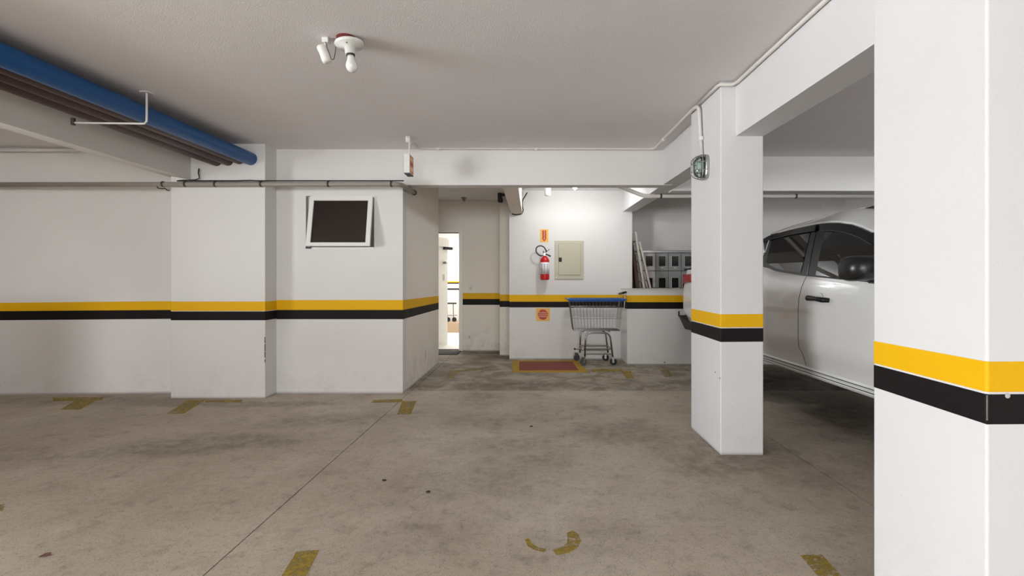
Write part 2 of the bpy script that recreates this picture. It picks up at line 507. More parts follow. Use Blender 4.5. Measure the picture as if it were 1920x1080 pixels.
# beams
S('beam_cross', bx(-2.80, 1.50, CYF + .001, 5.345, 2.256, 2.70), WALL)
S('beam_cross_bay', bx(1.59, 5.3, 5.5, 5.65, 2.252, 2.70), WALL)
bm = nb()
yb = [-14.0, 1.8, 7.75]; zb = [2.181, 2.181, 2.322]
for i in range(2):
    a, b, za, zc = yb[i], yb[i + 1], zb[i], zb[i + 1]
    hexa(bm, [(1.407, a, za), (1.595, a, za), (1.595, b, zc), (1.407, b, zc)], [(1.407, a, 2.7), (1.595, a, 2.7), (1.595, b, 2.7), (1.407, b, 2.7)])
bmesh.ops.remove_doubles(bm, verts=bm.verts, dist=1e-5)
S('beam_over_pillars', bm, PILLAR)
bm = nb()
hexa(bm, [(-3.86, -14.0, 2.315), (-3.545, -14.0, 2.262), (-3.545, 5.2, 2.266), (-3.86, 5.25, 2.322)],
     [(-3.86, -14.0, 2.7), (-3.545, -14.0, 2.7), (-3.545, 5.2, 2.7), (-3.86, 5.25, 2.7)])
S('beam_left_bay', bm, BEAM)
S('beam_stub', bx(-.345, -.172, 5.34, 7.53, 2.272, 2.70), WALLD)


def pillar(name, x0, x1, y0, y1, zf, zb_):
    p = S(name, bx(x0, x1, y0, y1, 0, 2.68), PILLAR, bevel=.007, seg=3)
    for nm, m, i in (('black_stripe', BLK, 0), ('yellow_stripe', YEL, 1)):
        e = .0012; bm = nb()
        hexa(bm, [(x0 - e, y0 - e, zf[i]), (x1 + e, y0 - e, zf[i] + .002), (x1 + e, y1 + e, zb_[i]), (x0 - e, y1 + e, zb_[i])],
             [(x0 - e, y0 - e, zf[i + 1]), (x1 + e, y0 - e, zf[i + 1] + .002), (x1 + e, y1 + e, zb_[i + 1]), (x0 - e, y1 + e, zb_[i + 1])])
        obj(nm, bm, m, p, bevel=.007, seg=3, angle=50)
    return p


pillar('pillar', 1.300, 1.598, 3.333, 3.956, (.785, .886, .984), (.790, .888, .990))
pillar('pillar', 1.317, 1.620, 1.394, 1.859, (.785, .879, .974), (.793, .886, .978))

near = bpy.data.objects['pillar.001']
obj('worn_edge', bx(1.3165, 1.3195, 1.3935, 1.3955, .80, .873), plain('rubbed_paint', srgb(120, 114, 112), .7, var=.4, scale=90), near)
bm = nb(); lathe(bm, [(.006, 0), (.008, .0006), (.003, .001)], (1.376, 1.3928, .872), (0, -1, 0), 9); obj('chip', bm, plain('bare_plaster', srgb(190, 186, 184), .8), near)
far_ = bpy.data.objects['pillar']
for y_, z_ in ((3.43, .560), (3.345, .535)):
    bm = nb(); lathe(bm, [(.006, 0), (.006, .001)], (1.2998, y_, z_), (-1, 0, 0), 7); obj('chip', bm, DARKM, far_)
obj('scratch', bx(CR - .001, CR + .0008, 6.28, 6.292, .21, .325), plain('scratch_grey', srgb(120, 110, 100), .8), wall_s)
bm = nb(); lathe(bm, [(.010, 0), (.010, .001)], (wx(1246, 7.013), 7.0128, wz(679.5, 7.013)), (0, -1, 0), 8); obj('drain_hole', bm, DARKM, wall_e)
# room seen through the door
S('floor_back_room', bx(-4.0, -.376, DY + .06, 12.4, -.01, .004), JOINT)
back_floor = bpy.data.objects['floor_back_room']
for i in range(6):
    for j in range(9):
        obj('tile', bx(-3.9 + i * .56, -3.345 + i * .56, DY + .16 + j * .42, DY + .576 + j * .42, .004, .012), TILE, back_floor)
bw = S('wall_back_room', bx(-4.0, -.376, 12.0, 12.2, 0, 2.7), WALL)
for z0, z1, m, nm in ((1.205, 1.235, YEL, 'yellow_stripe'), (1.175, 1.205, BLK, 'black_stripe')):
    obj(nm, bx(-4.0, -.376, 11.996, 12.0, z0, z1), m, bw)
S('wall_back_room_side', bx(-.6, -.376, DY + .15, 12.0, 0, 2.7), WALL)
S('wall_back_room_far_side', bx(-4.2, -4.0, DY, 12.2, 0, 2.7), WALL)

# door: frame, open leaf, lock
dr = S('door_1', nb_frame := (lambda bm: (box(bm, D1 - .002, D1 + .062, DY - .02, DY + .16, 0, DZ + .06), box(bm, D0 - .06, D0, DY - .02, DY + .16, 0, DZ + .06),
                              box(bm, D0, D1, DY - .02, DY + .16, DZ, DZ + .06), bm)[-1])(nb()), plain('door_frame_paint', srgb(238, 232, 220), .4))
hx, hy, ex, ey = -2.11, 8.62, -1.665, 9.24
d = Vector((ex - hx, ey - hy, 0)).normalized(); nrm = Vector((d.y, -d.x, 0))
LEN = (Vector((ex, ey, 0)) - Vector((hx, hy, 0))).length


def leaf_box(s0, s1, z0, z1, t0, t1):
    bm = nb(); b0 = Vector((hx, hy, 0))
    q = [b0 + d * s + nrm * t for s, t in ((s0, t0), (s1, t0), (s1, t1), (s0, t1))]
    hexa(bm, [v + Vector((0, 0, z0)) for v in q], [v + Vector((0, 0, z1)) for v in q]); return bm


leaf = obj('door_leaf', leaf_box(0, LEN, .02, DZ - .02, -.02, .02), WHITEP, dr, bevel=.003)
bm = nb(); kc = Vector((hx, hy, 0)) + d * (LEN - .10) + nrm * .02
lathe(bm, [(.02, 0), (.02, .03), (.032, .045), (.034, .065), (.02, .08)], kc + Vector((0, 0, 1.58)), nrm, 14)
obj('knob', bm, SILVER, leaf, smooth=True)
obj('lock_plate', leaf_box(LEN - .12, LEN - .08, 1.24, 1.36, .02, .026), SILVER, leaf)
obj('door_closer', leaf_box(LEN - .32, LEN - .02, DZ - .20, DZ - .06, .02, .08), WHITEP, leaf)
obj('closer_arm', leaf_box(LEN - .12, LEN + .08, DZ - .25, DZ - .20, .02, .08), BLKP, leaf)

# window_1: frame in the opening and tilted sash
fr = nb(); y0, y1 = CYF + .06, CYF + .12; t = .012
box(fr, W0, W1, CYF - .006, y1, WZ0, WZ0 + t + .008); box(fr, W0, W1, y0, y1, WZ1 - t * .7, WZ1); box(fr, W0, W0 + t, y0, y1, WZ0 + t + .008, WZ1 - t * .7); box(fr, W1 - t, W1, y0, y1, WZ0 + t + .008, WZ1 - t * .7)
bmesh.ops.remove_doubles(fr, verts=fr.verts, dist=1e-5)
win = S('window_1', fr, WHITEM)
sx0, sx1 = wx(583.5, CYF), wx(701, CYF) - .004
sz1 = wz(370, CYF); sh = .548; ang = math.radians(10.5)


def sash_box(x0, x1, h0, h1, t0, t1):
    """h measured down the sash from its hinge, t outward"""
    bm = nb(); piv = Vector((0, CYF - .002, sz1)); dn = Vector((0, -math.sin(ang), -math.cos(ang))); ou = Vector((0, -math.cos(ang), math.sin(ang)))
    q = [(h0, t0), (h1, t0), (h1, t1), (h0, t1)]
    hexa(bm, [Vector((x0, 0, 0)) + piv + dn * h + ou * tt for h, tt in q], [Vector((x1, 0, 0)) + piv + dn * h + ou * tt for h, tt in q]); return bm


b_ = .045
sash = nb()
for a in ((sx0, sx1, 0, b_, 0, .03), (sx0, sx1, sh - b_ * .8, sh, 0, .03), (sx0, sx0 + b_, b_, sh - b_ * .8, 0, .03), (sx1 - b_, sx1, b_, sh - b_ * .8, 0, .03)):
    tmp = sash_box(*a); me = bpy.data.meshes.new('x'); tmp.to_mesh(me); tmp.free(); sash.from_mesh(me); bpy.data.meshes.remove(me)
so = obj('sash', sash, WHITEM, win)
obj('pane', sash_box(sx0 + b_ - .004, sx1 - b_ + .004, b_ - .004, sh - b_ * .8 + .004, .008, .014), WING, so)
obj('sash_top_rail', bx(sx0, W1, CYF - .004, CYF + .03, sz1 - .004, sz1 + .014), WHITEM, win)
obj('stay_arm', bx(W0 + .01, W0 + .06, CYF - .03, CYF + .03, WZ0 + .004, WZ0 + .02), DARKM, win)

# ------------------------------------------------------------------ overhead pipes and hanger
def straight_pipe(name, x, z0, z1, r, mat, label, cat='pipe', group=None, yend=4.99):
    bm = nb(); tube(bm, [(x, -13.9, z0 - .05), (x, 2.6, z0), (x, yend, z1)], r, 24)
    o = obj(name, bm, mat, smooth=True); tag(o, label, cat, group)
    e = o.modifiers.new('edge', 'EDGE_SPLIT'); e.split_angle = math.radians(60)
    return o


straight_pipe('drain_pipe', -2.925, 2.452, 2.482, .066, BLUE, 'thick blue painted pipe under the ceiling, beside the brown pipes')
straight_pipe('drain_pipe', -3.045, 2.450, 2.478, .052, BROWN, 'brown painted pipe under the ceiling directly beside the blue pipe')
straight_pipe('drain_pipe', -3.160, 2.446, 2.462, .052, BROWN, 'brown painted ceiling pipe in the middle of the three brown ones')
straight_pipe('drain_pipe', -3.280, 2.442, 2.460, .054, BROWN, 'brown painted ceiling pipe closest to the concrete beam')
hang = thing('pipe_hanger', (-2.835, 3.52, 2.60), 'thin pale metal hanger bent under the blue and brown ceiling pipes', 'bracket')
bm = nb(); tube(bm, [(-2.835, 3.52, 2.60), (-2.835, 3.52, 2.385), (-2.85, 3.52, 2.366), (-3.35, 3.50, 2.366)], .007, 8); obj('hanger_rod', bm, PVCL, hang)
obj('ceiling_plate', bx(-2.865, -2.805, 3.49, 3.55, 2.588, 2.600), PVCL, hang)
bm = nb(); lathe(bm, [(.014, 0), (.014, .05)], (-3.355, 3.5, 2.350), n=8); obj('nut', bm, DARKM, hang)

# grey conduit along the left walls
con = thing('electrical_conduit', (-4.0, 4.92, 2.2), 'long grey conduit clamped along the wall above the small window', 'conduit')
bm = nb()
pts = arc_pts([(-6.2, 4.925, 2.205), (-1.362, 4.925, 2.212), (-1.352, 5.45, 2.222)], .10, 6)
tube(bm, pts, .0245, 14); obj('tube', bm, PVCG, con, smooth=True)
for px in (306, 348, 404, 490, 616, 734):
    bm = nb(); xx = wx(px, 4.925); tube(bm, [(xx - .009, 4.925, 2.2112), (xx + .009, 4.925, 2.2112)], .029, 14); obj('clamp', bm, DARKM, con)
bm = nb(); lathe(bm, [(.030, 0), (.030, .04), (.022, .04)], (-1.352, 5.42, 2.222), (0, 1, 0), 14); obj('end_socket', bm, DARKM, con)
bm = nb(); pts = []
for k, (px, py) in enumerate([(373, 316), (372, 325), (374, 334), (366, 338), (345, 338), (332, 340), (350, 341), (400, 341.5), (440, 342), (470, 339), (480, 340), (492, 342), (520, 341), (580, 340.3), (640, 340.5), (700, 340.3), (742, 341), (757, 345)]):
    q = P(px, py, 4.925 if k > 2 else 4.94); q.z = max(q.z + (.004 if k % 2 else 0), 2.2455); pts.append(q)
tube(bm, pts, .006, 6); tag(obj('loose_cable', bm, CABLE, smooth=True), 'black cable lying loosely along the top of the grey conduit', 'cable')
bm = nb(); tube(bm, [P(x, y, 4.9) for x, y in ((294, 350), (297, 353), (303, 354), (309, 353), (314, 357), (318, 357))], .005, 6)
tag(obj('loose_wire', bm, CABLE), 'short dark wire end dangling under the grey conduit', 'wire')
# white conduit on the ceiling of the left bay
bm = nb(); tube(bm, [P(-60, 281.5, 5.05), P(150, 281.5, 5.10)], .018, 10); tag(obj('white_conduit', bm, PVCL, smooth=True), 'white conduit along the ceiling edge behind the left beam', 'conduit')

# white conduit: exit sign to bulkhead lamp
wc = thing('white_conduit', (1.28, 3.7, 2.58), 'white conduit from the hanging emergency light to the caged lamp on the pillar', 'conduit')
bm = nb()
pts = arc_pts([P(770, 268, 4.75), P(783, 277.5, 5.15), P(1227, 279, 5.15), (1.275, 3.80, 2.585), (1.275, 3.70, 2.56), (1.283, 3.66, 2.16)], .05, 4)
tube(bm, pts, .0135, 10); obj('tube', bm, PVCL, wc, smooth=True)
for q in (P(822, 278, 5.15), P(1005, 278.5, 5.15), (1.29, 4.75, 2.617), (1.282, 3.665, 2.30)):
    bm = nb(); q = Vector(q); lathe(bm, [(.019, -.014), (.019, .014)], q, (1, 0, 0) if q.y > 5 else ((0, 1, -.04) if q.y > 4 else (0, 0, 1)), 10); obj('clamp', bm, WHITEP, wc)
bm = nb(); tube(bm, [(1.285, 3.72, 2.585), (1.285, 3.34, 2.570), (1.290, 3.318, 2.568), (1.378, 3.315, 2.568), (1.390, 3.26, 2.566), (1.393, 1.9, 2.534)], .012, 8)
tag(obj('white_conduit', bm, PVCL, smooth=True), 'thin white conduit along the corner of ceiling and overhead beam by the pillars', 'conduit')

# right-hand conduit in the truck bay
rc = thing('electrical_conduit', (2.6, 5.75, 2.23), 'pale conduit running under the beam above the parked pickup', 'conduit')
bm = nb(); tube(bm, arc_pts([(.72, 5.80, 2.47), (1.05, 5.75, 2.345), (1.33, 5.75, 2.236), (5.1, 5.75, 2.238)], .06, 4), .0235, 14); obj('tube', bm, PVCL, rc, smooth=True)
for px in (1239, 1492):
    bm = nb(); xx = wx(px, 5.75); tube(bm, [(xx - .010, 5.75, 2.2365), (xx + .010, 5.75, 2.2365)], .028, 14); obj('clamp', bm, DARKM, rc)
for px in (1211, 1222):
    bm = nb(); xx = wx(px, 5.75); tube(bm, [(xx - .03, 5.75, 2.2365), (xx + .03, 5.75, 2.2365)], .027, 14); obj('coupling', bm, PVCL, rc)

# ------------------------------------------------------------------ ceiling lamp with sensor
LX, LY = -1.035, 2.70; LZ = ceil_z(LY)
cl = thing('ceiling_lamp', (LX, LY, LZ), 'white bare-bulb ceiling lampholder on a dark red box, unlit', 'lamp')
bm = nb(); lathe(bm, [(.056, .0), (.056, -.028)], (LX - .012, LY - .005, LZ), n=20); obj('junction_box', bm, REDB, cl)
bm = nb(); ax = Vector((.10, .02, -1)); b0 = Vector((LX, LY, LZ - .026))
lathe(bm, [(.078, 0), (.080, .006), (.074, .018), (.030, .024), (.028, .062), (.024, .064)], b0, ax, 28); obj('lampholder', bm, WHITEP, cl, smooth=True, angle=30)
bm = nb(); lathe(bm, [(.0235, 0), (.0235, .012)], b0 + ax.normalized() * .062, ax, 16); obj('socket_ring', bm, DARKM, cl)
bm = nb(); lathe(bm, [(.019, 0), (.020, .02), (.024, .03), (.031, .047), (.033, .062), (.029, .078), (.018, .09), (.004, .094)], b0 + ax.normalized() * .07, ax, 20)
obj('bulb', bm, BULBOFF, cl, smooth=True)
bm = nb(); lathe(bm, [(.004, 0), (.004, .004)], b0 + Vector((.005, -.05, -.020)), (0, -.5, -1), 8); obj('screw', bm, DARKM, cl)
sn = thing('motion_sensor', (LX - .135, LY + .02, LZ), 'white cylindrical motion sensor hanging tilted beside the unlit ceiling lamp', 'sensor')
sp = Vector((LX - .130, LY - .0, LZ))
obj('mount', bx(sp.x - .018, sp.x + .018, sp.y - .02, sp.y + .02, LZ - .03, LZ), WHITEP, sn, bevel=.004)
bm = nb(); sa = Vector((.38, .1, -1)).normalized(); s0 = sp + Vector((-.028, 0, -.045))
lathe(bm, [(.012, -.004), (.026, .0), (.027, .012), (.025, .03), (.027, .075), (.026, .09), (.012, .096)], s0, sa, 16); obj('sensor_head', bm, WHITEP, sn, smooth=True)
bm = nb(); tube(bm, [sp + Vector((.0, 0, -.028)), s0 + sa * .005 + Vector((.012, 0, 0))], .007, 8); obj('ball_joint', bm, WHITEP, sn)
for a, b in (((.005, -.01, -.03), (.035, -.01, -.125)), ((.018, 0, -.015), (.075, 0, -.022))):
    pass
bm = nb(); tube(bm, arc_pts([sp + Vector((.004, -.02, -.03)), sp + Vector((.036, -.015, -.128)), sp + Vector((.050, -.015, -.124)), sp + Vector((.056, -.005, -.06)), sp + Vector((.052, 0, -.018)), sp + Vector((.07, .01, -.016))], .015, 4), .0022, 6)
obj('lead', bm, DARKM, sn)

# hanging emergency light / exit sign seen edge on
EX, EY = -1.21, 4.66; EZ = ceil_z(EY)
ex_ = thing('emergency_light', (EX, EY, EZ), 'slim white emergency exit light hanging on a rod from the ceiling', 'light')
z0, z1 = wz(324, EY), wz(288, EY)
obj('housing', bx(wx(757.5, EY), wx(768, EY), EY, EY + .15, z0, z1), WHITEP, ex_, bevel=.003)
obj('base', bx(wx(757.5, EY) - .001, wx(768, EY) + .001, EY - .001, EY + .15, z0 - .006, z0 + .002), INK, ex_)
obj('sign_face', bx(wx(768, EY) - .001, wx(768, EY) + .002, EY + .01, EY + .14, z0 + .01, z1 - .01), SIGNO, ex_)
for k, (h0, h1) in enumerate(((.10, .35), (.45, .60), (.68, .92))):
    hh = z1 - z0 - .02
    obj('sign_mark', bx(wx(768, EY) + .0015, wx(768, EY) + .003, EY + .03, EY + .12, z0 + .01 + hh * h0, z0 + .01 + hh * h1), (SIGNL, SIGNR, SIGNL)[k], ex_)
bm = nb(); tube(bm, [(wx(766.5, EY), EY + .02, z1), (wx(766.5, EY), EY + .02, EZ)], .007, 8); obj('rod', bm, WHITEP, ex_)
bm = nb(); lathe(bm, [(.022, 0), (.022, -.05), (.01, -.06)], (wx(763, EY), EY + .03, EZ), n=12); obj('rose', bm, WHITEP, ex_, smooth=True)

# bulkhead lamp on the pillar side
by, bz = 3.60, wz(314, 3.6)
bl = thing('bulkhead_lamp', (1.30, by, bz), 'caged oval bulkhead lamp with greenish glass on the pillar side', 'lamp')


def oval(ax_, s, n=28, hw=.062, hh=.088):
    """stadium ring around the lamp's axis at distance ax_ from the wall, scaled s"""
    out = []
    for k in range(n):
        a = 2 * PI * k / n; c, q = math.cos(a), math.sin(a)
        out.append(Vector((1.30 - ax_, by + math.copysign(abs(c) ** .7, c) * hw * s, bz + math.copysign(abs(q) ** .7, q) * hh * s)))
    return out


def ring_stack(rings):
    bm = nb(); R_ = [[bm.verts.new(p) for p in r] for r in rings]
    for A, B in zip(R_, R_[1:]):
        n = len(A)
        for k in range(n): bm.faces.new((A[k], A[(k + 1) % n], B[(k + 1) % n], B[k]))
    bm.faces.new(R_[0][::-1]); bm.faces.new(R_[-1]); return bm


obj('base', ring_stack([oval(0, 1.06), oval(.022, 1.06), oval(.028, .98)]), GALV, bl, smooth=False)
obj('glass', ring_stack([oval(.028, .9), oval(.06, .88), oval(.085, .74), oval(.098, .45), oval(.10, .1)]), LAMPG, bl, smooth=True)
bm = nb(); lathe(bm, [(.012, -.04), (.024, 0), (.024, .035), (.01, .05)], (1.25, by, bz), (0, 0, 1), 14); obj('bulb', bm, plain('greenish_bulb', srgb(176, 196, 186), .3), bl, smooth=True)
bm = nb()
tube(bm, oval(.05, 1.02), .0035, 6, closed=True)
obj('guard_ring', bm, GALV, bl)
for q in (-.022, .022):
    bm = nb(); tube(bm, arc_pts([(1.275, by + q, bz + .092), (1.19, by + q, bz + .07), (1.19, by + q, bz - .07), (1.275, by + q, bz - .092)], .04, 5), .0035, 6); obj('guard_bar', bm, GALV, bl)
for q in (-.03, .03):
    bm = nb(); tube(bm, arc_pts([(1.275, by - .066, bz + q), (1.195, by - .05, bz + q), (1.195, by + .05, bz + q), (1.275, by + .066, bz + q)], .04, 5), .0035, 6); obj('guard_bar', bm, GALV, bl)

# lit bulb and second fitting in the far area
lb = thing('ceiling_bulb', (.572, 6.6, 2.645), 'bare lit bulb under the ceiling near the electrical panel', 'lamp')
bm = nb(); lathe(bm, [(.045, 0), (.045, -.012), (.022, -.018), (.022, -.087)], (.572, 6.6, 2.645), n=16); obj('lampholder', bm, WHITEP, lb, smooth=True)
bm = nb(); lathe(bm, [(.016, 0), (.026, -.03), (.031, -.05), (.026, -.07), (.005, -.082)], (.572, 6.6, 2.560), n=16); obj('bulb', bm, BULBON, lb, smooth=True)
point('ceiling_bulb_light', (.572, 6.6, 2.42), 19, (.95, .985, 1.0), .04)
bx2 = thing('ceiling_fitting', (.205, 6.95, 2.645), 'round white fitting under the ceiling above the extinguisher arrow sign', 'fitting')
bm = nb(); lathe(bm, [(.046, 0), (.050, -.15), (.046, -.182), (.03, -.187)], (.205, 6.95, 2.645), n=20); obj('housing', bm, WHITEP, bx2, smooth=True, angle=40)
bm = nb(); tube(bm, [(-.10, 6.95, 2.632), (.572, 6.62, 2.632)], .010, 8); obj('conduit', bm, PVCL, bx2)
bm = nb(); tube(bm, [P(x, y, 7.44) for x, y in ((988.5, 361), (985, 367), (980.5, 374), (979.3, 380), (979.8, 388), (981, 394), (979.5, 399), (975, 402), (967, 402.6), (961, 401.5), (957.5, 397), (956.5, 388))], .009, 8)
tag(obj('loose_cable', bm, CABLE, smooth=True), 'black cable looped under the concrete beam stub above the extinguisher wall', 'cable')
pp = thing('drain_pipe', (-.52, 7.7, 2.5), 'short dark pipe with a tee below the ceiling at the passage corner', 'pipe')
bm = nb(); tube(bm, [(wx(937, 7.75), 7.75, 2.65), (wx(937.5, 7.75), 7.75, 2.54)], .036, 12); obj('riser', bm, DARKM, pp, smooth=True)
bm = nb(); lathe(bm, [(.02, .0), (.04, -.02), (.042, .03), (.034, .04)], (wx(938, 7.75), 7.75, 2.52), (.2, 0, 1), 12); obj('elbow', bm, DARKM, pp, smooth=True)
bm = nb(); tube(bm, [(wx(938, 7.75), 7.75, 2.615), (-.345, 7.72, 2.625)], .022, 10); obj('branch', bm, DARKM, pp, smooth=True)
hl = thing('lamp_socket', (-1.18, 8.15, 2.645), 'small bare lamp socket on the ceiling over the passage door', 'fitting')
bm = nb(); lathe(bm, [(.05, 0), (.05, -.015), (.025, -.02), (.025, -.055)], (-1.18, 8.15, 2.645), n=14); obj('lampholder', bm, plain('grimy_plastic', srgb(150, 140, 126), .5), hl)
bm = nb(); lathe(bm, [(.014, 0), (.026, -.03), (.022, -.055), (.005, -.065)], (-1.18, 8.15, 2.59), n=12); obj('bulb', bm, BULBOFF, hl, smooth=True)

# ------------------------------------------------------------------ things on the extinguisher wall
DYW = 7.526; mp = DYW / F
ar = thing('arrow_sign', (wx(1020.5, DYW), DYW, wz(442, DYW)), 'small yellow sign with a red down arrow above the extinguisher', 'sign')
sx, szc = wx(1020.5, DYW), wz(442, DYW)
obj('plate', bx(sx - .064, sx + .064, DYW - .004, DYW, szc - .102, szc + .102), SIGNY, ar)
bm = nb(); yq = DYW - .0048
hexa(bm, [(sx - .030, yq, szc + .085), (sx - .030, yq, szc - .055), (sx, yq, szc - .090), (sx + .030, yq, szc - .055), (sx + .030, yq, szc + .085)],
     [(sx - .030, yq + .001, szc + .085), (sx - .030, yq + .001, szc - .055), (sx, yq + .001, szc - .090), (sx + .030, yq + .001, szc - .055), (sx + .030, yq + .001, szc + .085)])
obj('arrow', bm, SIGNR, ar)
text_mesh('EXTINTOR', .030, (sx, yq - .0006, szc + .012), (PI / 2, PI / 2, 0), SIGNL, ar)
pr = thing('prohibition_sign', (wx(1018, DYW), DYW, wz(589.5, DYW)), 'square yellow sign with a red disc below the extinguisher', 'sign')
sx, szc = wx(1018, DYW), wz(589.8, DYW)
obj('plate', bx(sx - .108, sx + .108, DYW - .004, DYW, szc - .100, szc + .100), SIGNY, pr)
bm = nb(); lathe(bm, [(.080, 0), (.080, .001)], (sx, DYW - .005, szc), (0, 1, 0), 32); obj('disc', bm, SIGNR, pr)
for k, tx in enumerate(('PROIBIDO', 'COLOCAR', 'MATERIAIS')):
    text_mesh(tx, .030, (sx, DYW - .0056, szc + .030 - .031 * k), (PI / 2, 0, 0), SIGNL, pr)

xe, ye = wx(1021.5, 7.43), 7.43; me_ = ye / F; zb0 = wz(525, ye)
fe = thing('fire_extinguisher', (xe, ye, zb0), 'red fire extinguisher with a black hose hung on the white wall', 'extinguisher')
bm = nb(); lathe(bm, [(.05, 0), (.066, .006), (.070, .02), (.070, .285), (.066, .315), (.050, .345), (.026, .365), (.022, .375)], (xe, ye, zb0), n=28); body = obj('cylinder', bm, RED, fe, smooth=True)
bm = nb(); lathe(bm, [(.0708, .092), (.0708, .272)], (xe, ye, zb0), n=28, cap=False); obj('label', bm, LABELW, body, smooth=True, solid=.0008)
for k in range(6):                                   # print on the label
    for ph in (-.75, -.1, .55):
        a0 = -PI / 2 + ph; wd = .38 if (k + int(ph * 10)) % 2 else .28
        bm = nb(); R0 = .0716
        q = [(xe + R0 * math.cos(a0 + wd * s), ye + R0 * math.sin(a0 + wd * s)) for s in (-.5, -.25, 0, .25, .5)]
        zz = zb0 + .112 + k * .024; v0 = [bm.verts.new((x, y, zz)) for x, y in q]; v1 = [bm.verts.new((x, y, zz + .009)) for x, y in q]
        for i in range(4): bm.faces.new((v0[i], v0[i + 1], v1[i + 1], v1[i]))
        obj('print', bm, INK, body)
obj('valve', bx(xe - .022, xe + .018, ye - .018, ye + .018, zb0 + .372, zb0 + .42), SILVER, fe, bevel=.005)
bm = nb(); tube(bm, [(xe - .02, ye - .01, zb0 + .415), (xe - .018, ye - .012, zb0 + .45)], .010, 8); obj('carry_handle', bm, SILVER, fe)
bm = nb(); tube(bm, [(xe + .0, ye - .01, zb0 + .425), (xe + .03, ye - .02, zb0 + .445), (xe + .075, ye - .03, zb0 + .475)], .006, 8); obj('lever', bm, SILVER, fe)
bm = nb(); tube(bm, [(xe + .01, ye - .02, zb0 + .40), (xe + .05, ye - .03, zb0 + .385), (xe + .09, ye - .03, zb0 + .365)], [.009, .010, .013], 8); obj('nozzle', bm, BLKP, fe)
hp = [(1018, 479.5), (1014, 479.6), (1010, 478), (1006.5, 474.5), (1005, 470), (1005.4, 465.5), (1008, 462.3), (1012, 460.8), (1016.5, 461.3), (1020.5, 464), (1023, 468), (1025, 472.5)]
bm = nb(); tube(bm, [P(x, y, 7.40) for x, y in hp], .0095, 10); obj('hose', bm, CABLE, fe, smooth=True)
obj('wall_bracket', bx(xe - .02, xe + .02, ye + .06, DYW + .001, zb0 + .30, zb0 + .34), SILVER, fe)

x0, x1, z0, z1 = wx(1040.3, DYW), wx(1094, DYW), wz(523.3, DYW), wz(451.5, DYW)
ep = thing('breaker_box', ((x0 + x1) / 2, DYW, z0), 'flush beige steel electrical panel with a black latch', 'panel')
obj('frame', bx(x0, x1, DYW - .016, DYW, z0, z1), BEIGE, ep, bevel=.003)
obj('shadow_gap', bx(x0 + .056, x1 - .044, DYW - .0165, DYW - .01, z0 + .060, z1 - .052), BEIGED, ep)  # solid sheet in darker beige, paints the shade of the door gap
dpn = obj('door', bx(x0 + .060, x1 - .048, DYW - .024, DYW - .012, z0 + .064, z1 - .056), BEIGE, ep, bevel=.003)
obj('latch', bx(x0 + .060, x0 + .108, DYW - .030, DYW - .022, wz(491, DYW), wz(483, DYW)), BLKP, dpn, bevel=.003)
for (cx_, cz_) in ((x0 + .018, z0 + .03), (x1 - .018, z0 + .03), (x0 + .018, z1 - .03), (x1 - .018, z1 - .03)):
    bm = nb(); lathe(bm, [(.006, 0), (.006, .003)], (cx_, DYW - .016, cz_), (0, -1, 0), 8); obj('screw', bm, SILVER, ep)

for px, py, lb_ in ((882, 540.5, 'white wall outlet at the yellow stripe beside the passage door'), (880.5, 632, 'white wall outlet low on the wall beside the passage door')):
    o = thing('wall_outlet', (wx(px, DY), DY, wz(py, DY)), lb_, 'outlet'); x, z = wx(px, DY), wz(py, DY)
    obj('cover_plate', bx(x - .036, x + .036, DY - .010, DY, z - .058, z + .058), WHITEP, o, bevel=.004)
    obj('socket', bx(x - .018, x + .018, DY - .013, DY - .009, z - .026, z + .026), plain('outlet_insert', srgb(196, 190, 182), .5), o, bevel=.003)

# doormat
(a0, b0_), (a1, b1_) = fl(822, 665.5), fl(852, 659)
dm = obj('doormat', bx(-1.75, -1.26, 7.98, 8.36, 0, .014), MATB, bevel=.004); tag(dm, 'dark grey doormat on the concrete in front of the passage door', 'doormat')

# ------------------------------------------------------------------ meters, ladder, boards in the recess
MY = 7.83
mpn = thing('meter_cabinet', (2.2, 7.95, 1.11), 'grey bank of electricity meter boxes with dark windows behind the half wall', 'meter cabinet')
pitch = 24.35 * MY / F; zt, zm, zbm = wz(474, MY), wz(508, MY), 1.112
obj('top_duct', bx(wx(1203, MY), wx(1203, MY) + 5.2 * pitch, MY - .01, 7.95, zt, zt + .04), GALV, mpn, bevel=.004)
for c_ in range(5):
    cx0 = wx(1217, MY) + c_ * pitch
    for r_ in range(2):
        za, zc = (zm, zt) if r_ == 0 else (zbm, zm)
        wc_z = wz(489.7, MY) if r_ == 0 else wz(530.3, MY)
        m_ = METERL if c_ == 0 else METERG  # first column paler: a reflection painted into the box colour
        b = obj('meter_box', bx(cx0 - pitch / 2 + .003, cx0 + pitch / 2 - .003, MY, 7.95, za + .003, zc - .003), m_, mpn, bevel=.006)
        fr_ = nb(); hw, hh_ = .056, .082
        for q in ((cx0 - hw - .007, cx0 - hw, wc_z - hh_ - .007, wc_z + hh_ + .007), (cx0 + hw, cx0 + hw + .007, wc_z - hh_ - .007, wc_z + hh_ + .007),
                  (cx0 - hw, cx0 + hw, wc_z + hh_, wc_z + hh_ + .007), (cx0 - hw, cx0 + hw, wc_z - hh_ - .007, wc_z - hh_)):
            box(fr_, q[0], q[1], MY - .012, MY + .001, q[2], q[3])
        bmesh.ops.remove_doubles(fr_, verts=fr_.verts, dist=1e-5)
        obj('window_frame', fr_, METERL, b)
        obj('window', bx(cx0 - hw, cx0 + hw, MY - .004, MY + .001, wc_z - hh_, wc_z + hh_), METERK, b)
        if r_ == 0: obj('seal', bx(cx0 - .02, cx0 + .02, MY - .008, MY, wc_z - hh_ - .034, wc_z - hh_ - .020), LABELW, b)
